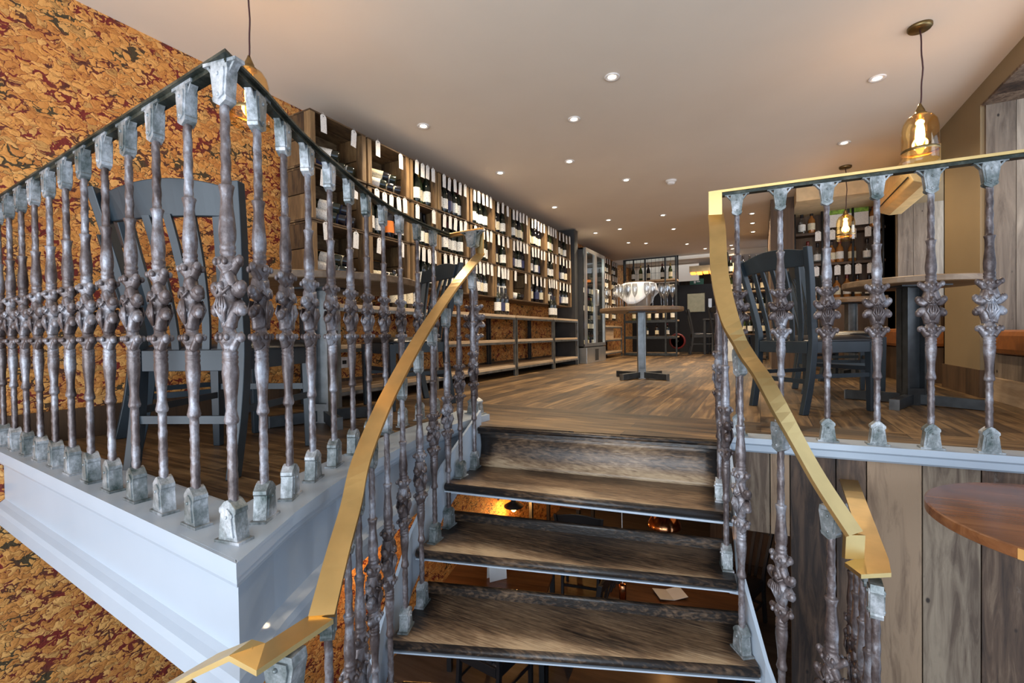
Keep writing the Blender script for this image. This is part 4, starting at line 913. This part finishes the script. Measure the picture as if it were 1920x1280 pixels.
for i in range(6): k = 'gogwcr'[i]; place(PB[k], f'{BD[k]}, {ORD[i]} from left, waist-high on far display rack', (-2.25 + i*.15, 9.33, .71), 0, 'bottles on the far display rack', scale=(1, 1, .95))
for i in range(3): place(PB['wcr'[i]], f'{BD["wcr"[i]]}, {ORD[i]} from left, knee-high on far display rack', (-2.0 + i*.2, 9.33, .39), 0, 'bottles on the far display rack', scale=(1, 1, .85))
sn = thing('leaded_screen', 'dark steel glazed screen with a grid of small panes above the far rack', 'screen', (-2.5, 9.62, 1.40))
m = MB()
for xx in (0, .18, .82, 1.06): m.box(xx-.012, xx+.012, -.012, .012, 0, .60)
m.box(-.012, 1.07, -.012, .012, .575, .60); m.box(-.012, 1.07, -.012, .012, 0, .02)
for i in range(14): m.box(.02+i*.075, .024+i*.075, -.004, .004, 0, .60)
for zz in (.14, .28, .42): m.box(0, 1.06, -.004, .004, zz, zz+.004)
m.build('steel_grid', Mt['black'], sn)
m = MB(); m.box(0, 1.06, -.002, .002, .02, .58); m.build('glass_pane', Mt['glass'], sn)
light('back_skylight', 'AREA', (-1.6, 10.4, 2.0), 7, (.80, .90, 1.0), 1.8, (0, 0, 0), 1.6)
m = MB(); m.box(-2.7, -1.2, 11.0, 11.05, 1.62, 2.02); m.build('wall_lightwell', Mt['ceil'], kind='structure')
# far door and dark end of the room
m = MB(); m.box(-1.66, -.92, 11.30, 11.40, 0, 1.56); dd = m.build('door_1', Mt['black'], kind='structure')
m = MB(); m.box(-1.49, -1.10, 11.285, 11.30, .92, 1.36); dp = m.build('door_window', Mt['amberglass'], dd)
m = MB(); m.box(-1.48, -1.11, 11.281, 11.285, .93, 1.35); m.build('lit_pane', plain('lit_obscured_pane', (.42, .38, .24), .5, emit=(.55, .50, .30), estr=.08), dd)
m = MB(); m.box(-1.03, -.96, 11.27, 11.29, .95, 1.22); m.build('push_plate', Mt['stainless'], dd)
m = MB(); m.box(-2.78, -1.66, 11.35, 11.45, 0, 1.66); m.box(-.92, 1.0, 11.35, 11.45, 0, 1.66); m.build('wall_far', Mt['black'], kind='structure')
ex = thing('exit_sign', 'small green exit sign above the far dark door', 'sign', (-1.28, 11.33, 1.56))
m = MB(); m.box(-.15, .15, -.02, .015, 0, .13); m.build('housing', Mt['exit'], ex)
m = MB(); m.box(-.06, -.02, -.023, -.02, .03, .10); m.box(.0, .07, -.023, -.02, .055, .075); m.build('pictogram', Mt['ring'], ex)
ol = thing('slatted_pendant', 'long pendant of pale slats with glowing orange lights at the far end', 'pendant lamp', (-1.02, 10.0, 1.62))
m = MB(); m.box(-.24, .62, -.10, .10, .06, .18); m.build('slat_box', Mt['cream'], ol)
for i in range(7):
    m = MB(); m.box(-.22+i*.12, -.13+i*.12, -.09, .09, .02 - .008*(i % 2), .06); m.build('lit_slat', Mt['orange'], ol)
m = MB(); m.tube([(.18, 0, .18), (.18, 0, .40)], .004, 6); m.build('cable', Mt['cable'], ol)
xt = thing('fire_hose_reel', 'dark red hose reel by the right foot of the far display rack', 'hose reel', (-1.46, 9.62, .28))
m = MB(); m.lathe([(.125,-.03),(.15,-.03),(.16,-.02),(.16,.02),(.15,.03),(.125,.03),(.125,-.03)], 24); m.build('reel', Mt['red'], xt, rot=(PI/2, 0, 0))
m = MB(); m.lathe([(.03,-.05),(.03,.05)], 12); m.build('hub', Mt['black'], xt, rot=(PI/2, 0, 0))
chair('black slat-back chair at the far end, left of the dark tables', -1.26, 10.2, (1, .2), 'blackwood', 'far black chairs')
chair('black slat-back chair at the far end, right of the dark tables', -.20, 10.35, (-1, .1), 'blackwood', 'far black chairs')
chair('black slat-back chair nearest in the far dining area', -.62, 9.5, (.1, 1), 'blackwood', 'far black chairs')
ft = thing('dining_table', 'dark square table between the far black chairs', 'table', (-.72, 10.3, 0))
m = MB(); m.box(-.3, .3, -.3, .3, .70, .735); m.build('table_top', Mt['blackwood'], ft)
for sx in (-1, 1):
    for sy in (-1, 1): m = MB(); m.box(sx*.27-.02, sx*.27+.02, sy*.27-.02, sy*.27+.02, 0, .70); m.build('leg', Mt['blackwood'], ft)

# ================================================================== CHAMPAGNE TABLE
fl = thing('champagne_flute', 'clear champagne flute at the left edge of the centre table', 'glass', (0,0,0), 0, 'champagne flutes on the centre table')
pr = [(.031,0),(.031,.002),(.006,.006),(.0035,.012),(.0032,.085),(.008,.098),(.020,.125),(.026,.155),(.026,.185),(.022,.222)]
m = MB(); m.lathe(pr + [(r-.0012, z) for r, z in pr[:4:-1]], 18, cap=True); m.build('bowl_and_stem', Mt['glassware'], fl)
TZ = .701; tcx, tcy = -1.045, 4.62
fpos = [(-.335,-.05),(-.275,.04),(-.17,-.25),(-.125,-.30),(-.08,-.23),(-.045,-.31),(.005,-.27),(-.14,-.16),(.16,-.22),(.215,-.10),(.275,-.12),(.30,.02),(.20,.12),(.12,-.29)]
for i, (a, b) in enumerate(fpos):
    lab = f'clear champagne flute on the centre table, {ORD[i]} counting the glasses'
    lab = ['clear champagne flute at the far left edge of the centre table','clear champagne flute second from the left edge of the centre table','front-row flute just left of the napkin on the centre table','flute in the front row, second along in front of the napkin','flute in the second row in front of the napkin','flute in the front row, third along in front of the napkin','flute in the middle in front of the white napkin','flute tucked closest against the draped napkin',
      'flute just right of the white napkin','flute in the right-hand group, behind the front one','flute in the right-hand group, nearest the table rim','rightmost champagne flute on the centre table','flute at the back right of the centre table','flute in the front row right of the middle'][i]
    if i == 0: fl.location = (tcx+a, tcy+b, TZ); fl['label'] = lab
    else: dup(fl, lab, (tcx+a, tcy+b, TZ), 0, 'champagne flutes on the centre table')
ib = thing('ice_bucket', 'steel ice bucket standing among the flutes under the white napkin', 'bucket', (tcx-.02, tcy-.0, TZ)); ib.scale = (1.32, 1.32, 1.12)
m = MB(); m.lathe([(.075,0),(.080,.01),(.105,.20),(.110,.205),(.108,.21),(.100,.20)], 28, cap=False); m.box(-.05, .05, -.05, .05, 0, .004); m.build('bucket', Mt['stainless'], ib)
np_ = MB(); n = 48; prof_ = [(.02,.222),(.07,.226),(.112,.222),(.121,.205),(.123,.16),(.125,.11),(.127,.06),(.128,.03)]
vs = []
for j, (r, z) in enumerate(prof_):
    for k in range(n):
        t = 2*PI*k/n; wv = math.sin(5*t+1)*.5 + math.sin(9*t)*.35; g = max(0, j-2)/5
        lenk = .68 + .32*math.sin(2*t - 1.24)
        zz = z if j < 3 else .222 - (.222 - z)*lenk
        rr = r + g*.018*wv + (.075*g if 2.7 < t < 3.7 else 0)*math.sin((t-2.7)*PI)
        vs.append((rr*math.cos(t), rr*math.sin(t), zz))
mm = len(prof_); np_.add(vs, [(i*n+k, i*n+(k+1)%n, (i+1)*n+(k+1)%n, (i+1)*n+k) for i in range(mm-1) for k in range(n)] + [tuple(range(n))], True)
nk = np_.build('napkin', Mt['linen'], loc=(tcx-.02, tcy, TZ)); nk.scale = (1.35, 1.35, 1.12); s2 = nk.modifiers.new('thick', 'SOLIDIFY'); s2.thickness = .003
tag(nk, 'white cloth napkin draped over the ice bucket on the centre table', 'napkin')

# ================================================================== BAR SHELVES ON THE RIGHT
bs = thing('bar_shelving', 'dark back-bar shelving with bottles and hanging tags at the right rear', 'shelf', (.36, 6.60, 0))
for zz, dp_ in ((.84, .30), (1.262, .18), (1.64, .18)):
    m = MB(); m.box(0, .90, .18 - dp_, .18, zz-.028, zz); m.build('shelf_board', Mt['brownwall'] if zz > 1 else Mt['shelf'], bs)
m = MB(); m.box(0, .90, -.10, .17, 0, .81); m.build('counter_front', Mt['brownwall'], bs)
for xx in (.02, .30, .60, .88): m = MB(); m.tube([(xx, .0, .84), (xx, .0, 1.88)], .012, 8); m.build('upright_pipe', Mt['steel_dark'], bs)
SPB = {'a': bottle_proto('bottle_amb','label_c','foil','spirit_bottle',True,.29), 'p': bottle_proto('bottle_amb','label_w','red','spirit_bottle',True,.31), 's': bottle_proto('glass','label_w','foil','spirit_bottle',True,.28)}
protos += list(SPB.values())
for r_, (zz, xs_) in enumerate(((.84, [.14,.24,.34,.45,.55,.65,.76,.84]), (1.262, [.16,.26,.40,.48,.60,.74]), (1.64, [.10,.20,.80]))):
    for i, xx in enumerate(xs_):
        k = 'apsapasp'[(i + r_) % 8]; d_ = {'a': 'amber spirit bottle', 'p': 'red-capped amber spirit bottle', 's': 'clear spirit bottle'}[k]
        place(SPB[k], f'{d_}, {ORD[i]} from left on the {["counter","middle shelf","upper shelf"][r_]} of the back bar', (.36+xx, 6.66, zz), 0, 'bottles on the back bar', scale=(1, 1, .92))
        if r_ < 2 and i % 1 == 0 and xx > .2: place(TG, f'white tag, {ORD[i]} from left, hanging above the {["counter","middle shelf"][r_]} of the back bar', (.36+xx, 6.595, zz+.385), -PI/2, 'tags on the back bar', scale=(1, 1.3, 1.0))
pc = thing('framed_print', 'green leafy print over a white printed board on the upper bar shelf', 'picture', (.92, 6.62, 1.68))
m = MB(); m.box(-.19, .19, 0, .012, .15, .30); m.build('green_print', Mt['green'], pc)
m = MB(); m.box(-.012, .012, -.004, .0, .15, .30); m.build('mullion', Mt['black'], pc)
m = MB(); m.box(-.19, .19, -.002, .010, 0, .148); m.build('white_board', Mt['tagp'], pc)
wb = thing('white_box', 'white box on the floor by the foot of the right stair newel', 'box', (-.36, 7.7, 0))
m = MB(); m.box(-.10, .10, 0, .2, 0, .33); m.build('box', Mt['paper'], wb, bevel=.004); m = MB(); m.box(-.104, .104, -.004, .204, .33, .345); m.build('lid', Mt['paper'], wb, bevel=.003)
# wine rack behind the right rail
wr = thing('wine_rack', 'tall dark wine rack full of bottles seen through the right stair rail', 'shelf', (-.48, 8.35, 0))
for zz in (.05, .42, .78, 1.12, 1.42):
    m = MB(); m.box(0, .58, 0, .3, zz-.02, zz); m.build('shelf_board', Mt['shelf'] if zz > .7 else Mt['brownwall'], wr)
for xx in (0, .58): m = MB(); m.box(xx-.015, xx+.015, 0, .3, 0, 1.78); m.build('side_post', Mt['black'], wr)
for r_, zz in enumerate((.42, .78, 1.12, 1.42)):
    for i in range(6):
        k = 'wcgrwc'[(i+r_) % 6]; place(PB[k], f'{BD[k]}, {ORD[i]} from left in {["lowest","second","third","top"][r_]} shelf of dark wine rack', (-.43+i*.095, 8.45, zz), 0, 'bottles on the dark wine rack', scale=(1, 1, .95))
# air conditioner over the second window recess
ac = thing('air_conditioner', 'cream wall-mounted air conditioner above the far window recess', 'air conditioner', (RX, 4.80, 1.62))
m = MB(); P = [(0,.30),(-.17,.30),(-.205,.26),(-.21,.12),(-.17,.03),(-.10,0),(0,0)]; vs = [(x, 0, z) for x, z in P] + [(x, 1.15, z) for x, z in P]
m.add(vs, [tuple(range(7)), tuple(range(7,14))[::-1]] + [(i, (i+1)%7, 7+(i+1)%7, 7+i) for i in range(7)]); m.build('casing', Mt['ac'], ac, bevel=.006)
for j in range(3):
    m = MB(); a = (-.196+j*.025, .075-j*.024); m.bar((a[0], .04, a[1]), (a[0], 1.11, a[1]), .004, .010); m.build('louvre', Mt['black'], ac)
# banquette seats
bq = thing('banquette', 'tan leather banquette on a pale plank plinth in the right window recess', 'seat', (RX + .02, 2.3, 0))
m = MB(); m.box(-.005, .60, .0, 1.72, .29, .44); m.build('seat_cushion', Mt['tan'], bq, bevel=.035)
m = MB(); m.box(.03, .60, .0, 1.72, .14, .285); m.build('plinth', Mt['plank_pale'], bq); m = MB(); m.box(.0, .60, .0, 1.72, .0, .14); m.build('kick_board', Mt['shelf'], bq)
bq2 = thing('banquette', 'tan leather bench seat in the farther window recess', 'seat', (RX - .22, 5.0, 0))
m = MB(); m.box(0, .55, 0, 1.1, .30, .46); m.build('seat_cushion', Mt['tan'], bq2, bevel=.03)
m = MB(); m.box(.03, .55, .02, 1.08, 0, .295); m.build('plinth', Mt['brownwall'], bq2)

# ================================================================== LOWER ROOM
def low_table(label, x, y, sx, sy, rz=0):
    t = thing('low_room_table', label, 'table', (x, y, LF), rz, 'amber wood tables in the lower room')
    m = MB(); k = 4
    for i in range(k): m.box(-sx/2, sx/2, -sy/2 + i*sy/k, -sy/2 + (i+1)*sy/k - .002, .70, .73)
    m.build('table_top', Mt['lowtable'], t)
    for a in (-1, 1):
        for b in (-1, 1): m = MB(); m.box(a*(sx/2-.04)-.02, a*(sx/2-.04)+.02, b*(sy/2-.04)-.02, b*(sy/2-.04)+.02, 0, .70); m.build('leg', Mt['blackwood'], t)
low_table('amber wood table against the cork wall in the lower room, seen under the third tread', -1.95, 3.35, .85, .62, .25)
low_table('large amber wood table in the middle of the lower room', -.60, 3.75, .95, .62, .1)
low_table('amber wood table at the front of the lower room, under the lowest visible tread', -.62, 2.75, .80, .60, .1)
low_table('amber wood table by the cork wall at the back of the lower room', -2.2, 5.3, .7, .6)
chair('black chair beyond the lower cork-wall table, its slatted back towards the stairs', -1.62, 4.35, (-.2, 1), 'blackwood', 'black chairs in the lower room', LF)
chair('black chair drawn up at the right side of the lower cork-wall table', -1.08, 3.40, (-1, .1), 'blackwood', 'black chairs in the lower room', LF)
chair('black chair in the lower room nearest the bottom left of the steps', -1.80, 2.72, (.1, 1), 'blackwood', 'black chairs in the lower room', LF)
chair('black chair at the far right in the lower room, by the studded wall', -.15, 4.9, (-.4, -1), 'blackwood', 'black chairs in the lower room', LF)
def menu(label, x, y, z, rz, lie=False):
    t = thing('menu_card', label, 'menu', (x, y, z), rz, 'white menus in the lower room')
    for s in (-1, 1):
        m = MB(); m.bar((0, s*.035, 0) if not lie else (s*.0, 0, .002), (0, 0, .30) if not lie else (s*.11, 0, .02), .15, .002, (1, 0, 0) if not lie else (0, 1, 0)); m.build('card_leaf', Mt['paper'], t)
TT = LF + .733
menu('tall white folded menu standing on the lower cork-wall table', -1.93, 3.22, TT, .9)
menu('tall white folded menu standing on the farthest lower table', -2.05, 5.25, TT, .9)
menu('white folded menu lying on the middle lower table', -.62, 3.62, TT, .6, True)
menu('white folded menu lying at the back of the middle lower table', -.42, 3.95, TT, .2, True)
wl = thing('enamel_wall_lamp', 'small dark enamel lamp glowing on the cork wall of the lower room', 'wall lamp', (-2.60, 4.75, -1.60))
m = MB(); m.lathe([(.115,.0),(.112,.012),(.06,.045),(.03,.06),(.028,.09),(.01,.095)], 24); m.build('shade', Mt['black'], wl)
m = MB(); m.ball((0,0,-.03), .032, 12); m.build('bulb', Mt['bulb'], wl)
m = MB(); m.tube([(0,0,.09),(-.04,0,.13),(-.12,0,.12),(-.175,0,.08)], .008, 8); m.build('arm', Mt['black'], wl)
light('wall_lamp_and_fill_glow', 'POINT', (-2.60, 4.75, -1.70), 9, (1.0, .50, .14), .03)
light('wall_lamp_and_fill_glow', 'POINT', (-2.45, 2.55, -1.25), 5, (1.0, .50, .14), .03)
def copper(label, x, y, zb, r, cable_only=False):
    t = thing('copper_pendant', label, 'pendant lamp', (x, y, zb), 0, 'copper pendants in the lower room')
    if not cable_only:
        m = MB(); m.lathe([(r*.98,0),(r,.004),(r*.95,.03),(r*.70,.085),(r*.42,.10),(r*.40,.16),(r*.1,.165)], 28); m.build('shade', Mt['copper'], t)
        m = MB(); m.ball((0,0,.0), .03, 10); m.build('bulb', Mt['bulb'], t)
    else:
        m = MB(); m.lathe([(.022,0),(.024,.09),(.018,.10),(.006,.105)], 16); m.build('shade', Mt['copper'], t)
    m = MB(); m.tube([(0,0,.10),(0,0,-.29-zb)], .0025, 6); m.build('cable', Mt['linen'], t)
copper('wide copper pendant with glowing bulb seen under the second tread', -.62, 3.42, -.96, .118)
light('wall_lamp_and_fill_glow', 'POINT', (-2.35, 6.2, -1.2), 8, (1.0, .50, .14), .04)  # added warm fill to brighten the cork wall; no lamp stands here
light('copper_glow', 'POINT', (-.62, 3.42, -1.05), 1.0, (1.0, .5, .18), .04)
copper('small slim copper pendant on a thin white cable below the steps', -.79, 2.90, -1.27, .03, True)
wr2 = thing('bottle_wall', 'dark wall rack of stored bottles with gold ends glinting in the lower room', 'rack', (-.55, 6.0, LF))
m = MB(); m.box(0, 2.3, .02, .30, 0, 1.75); m.build('rack_body', Mt['brownwall'], wr2)
bb = MB()
for j in range(9):
    for i in range(18): bb.lathe([(.004,.0),(.026,.0),(.030,-.006),(.030,-.05)], 10, c=(.06+i*.125+(.06 if j%2 else 0), 0, 0)) if False else bb.ball((.06+i*.125+(.06 if j%2 else 0), .01, .55+j*.13), .030, 8, (1,.6,1))
tag(bb.build('bottle_ends', Mt['copper'], wr2), kind='stuff')
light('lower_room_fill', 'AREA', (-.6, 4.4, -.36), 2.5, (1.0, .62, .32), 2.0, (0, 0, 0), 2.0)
# the prototypes were only patterns for the copies
def wipe(o):
    for ch in list(o.children): wipe(ch)
    bpy.data.objects.remove(o, do_unlink=True)
for p in protos: wipe(p)
for o in bpy.data.objects:
    if 'label' in o and len(o['label'].split()) > 16: print('LONG', o['label'])
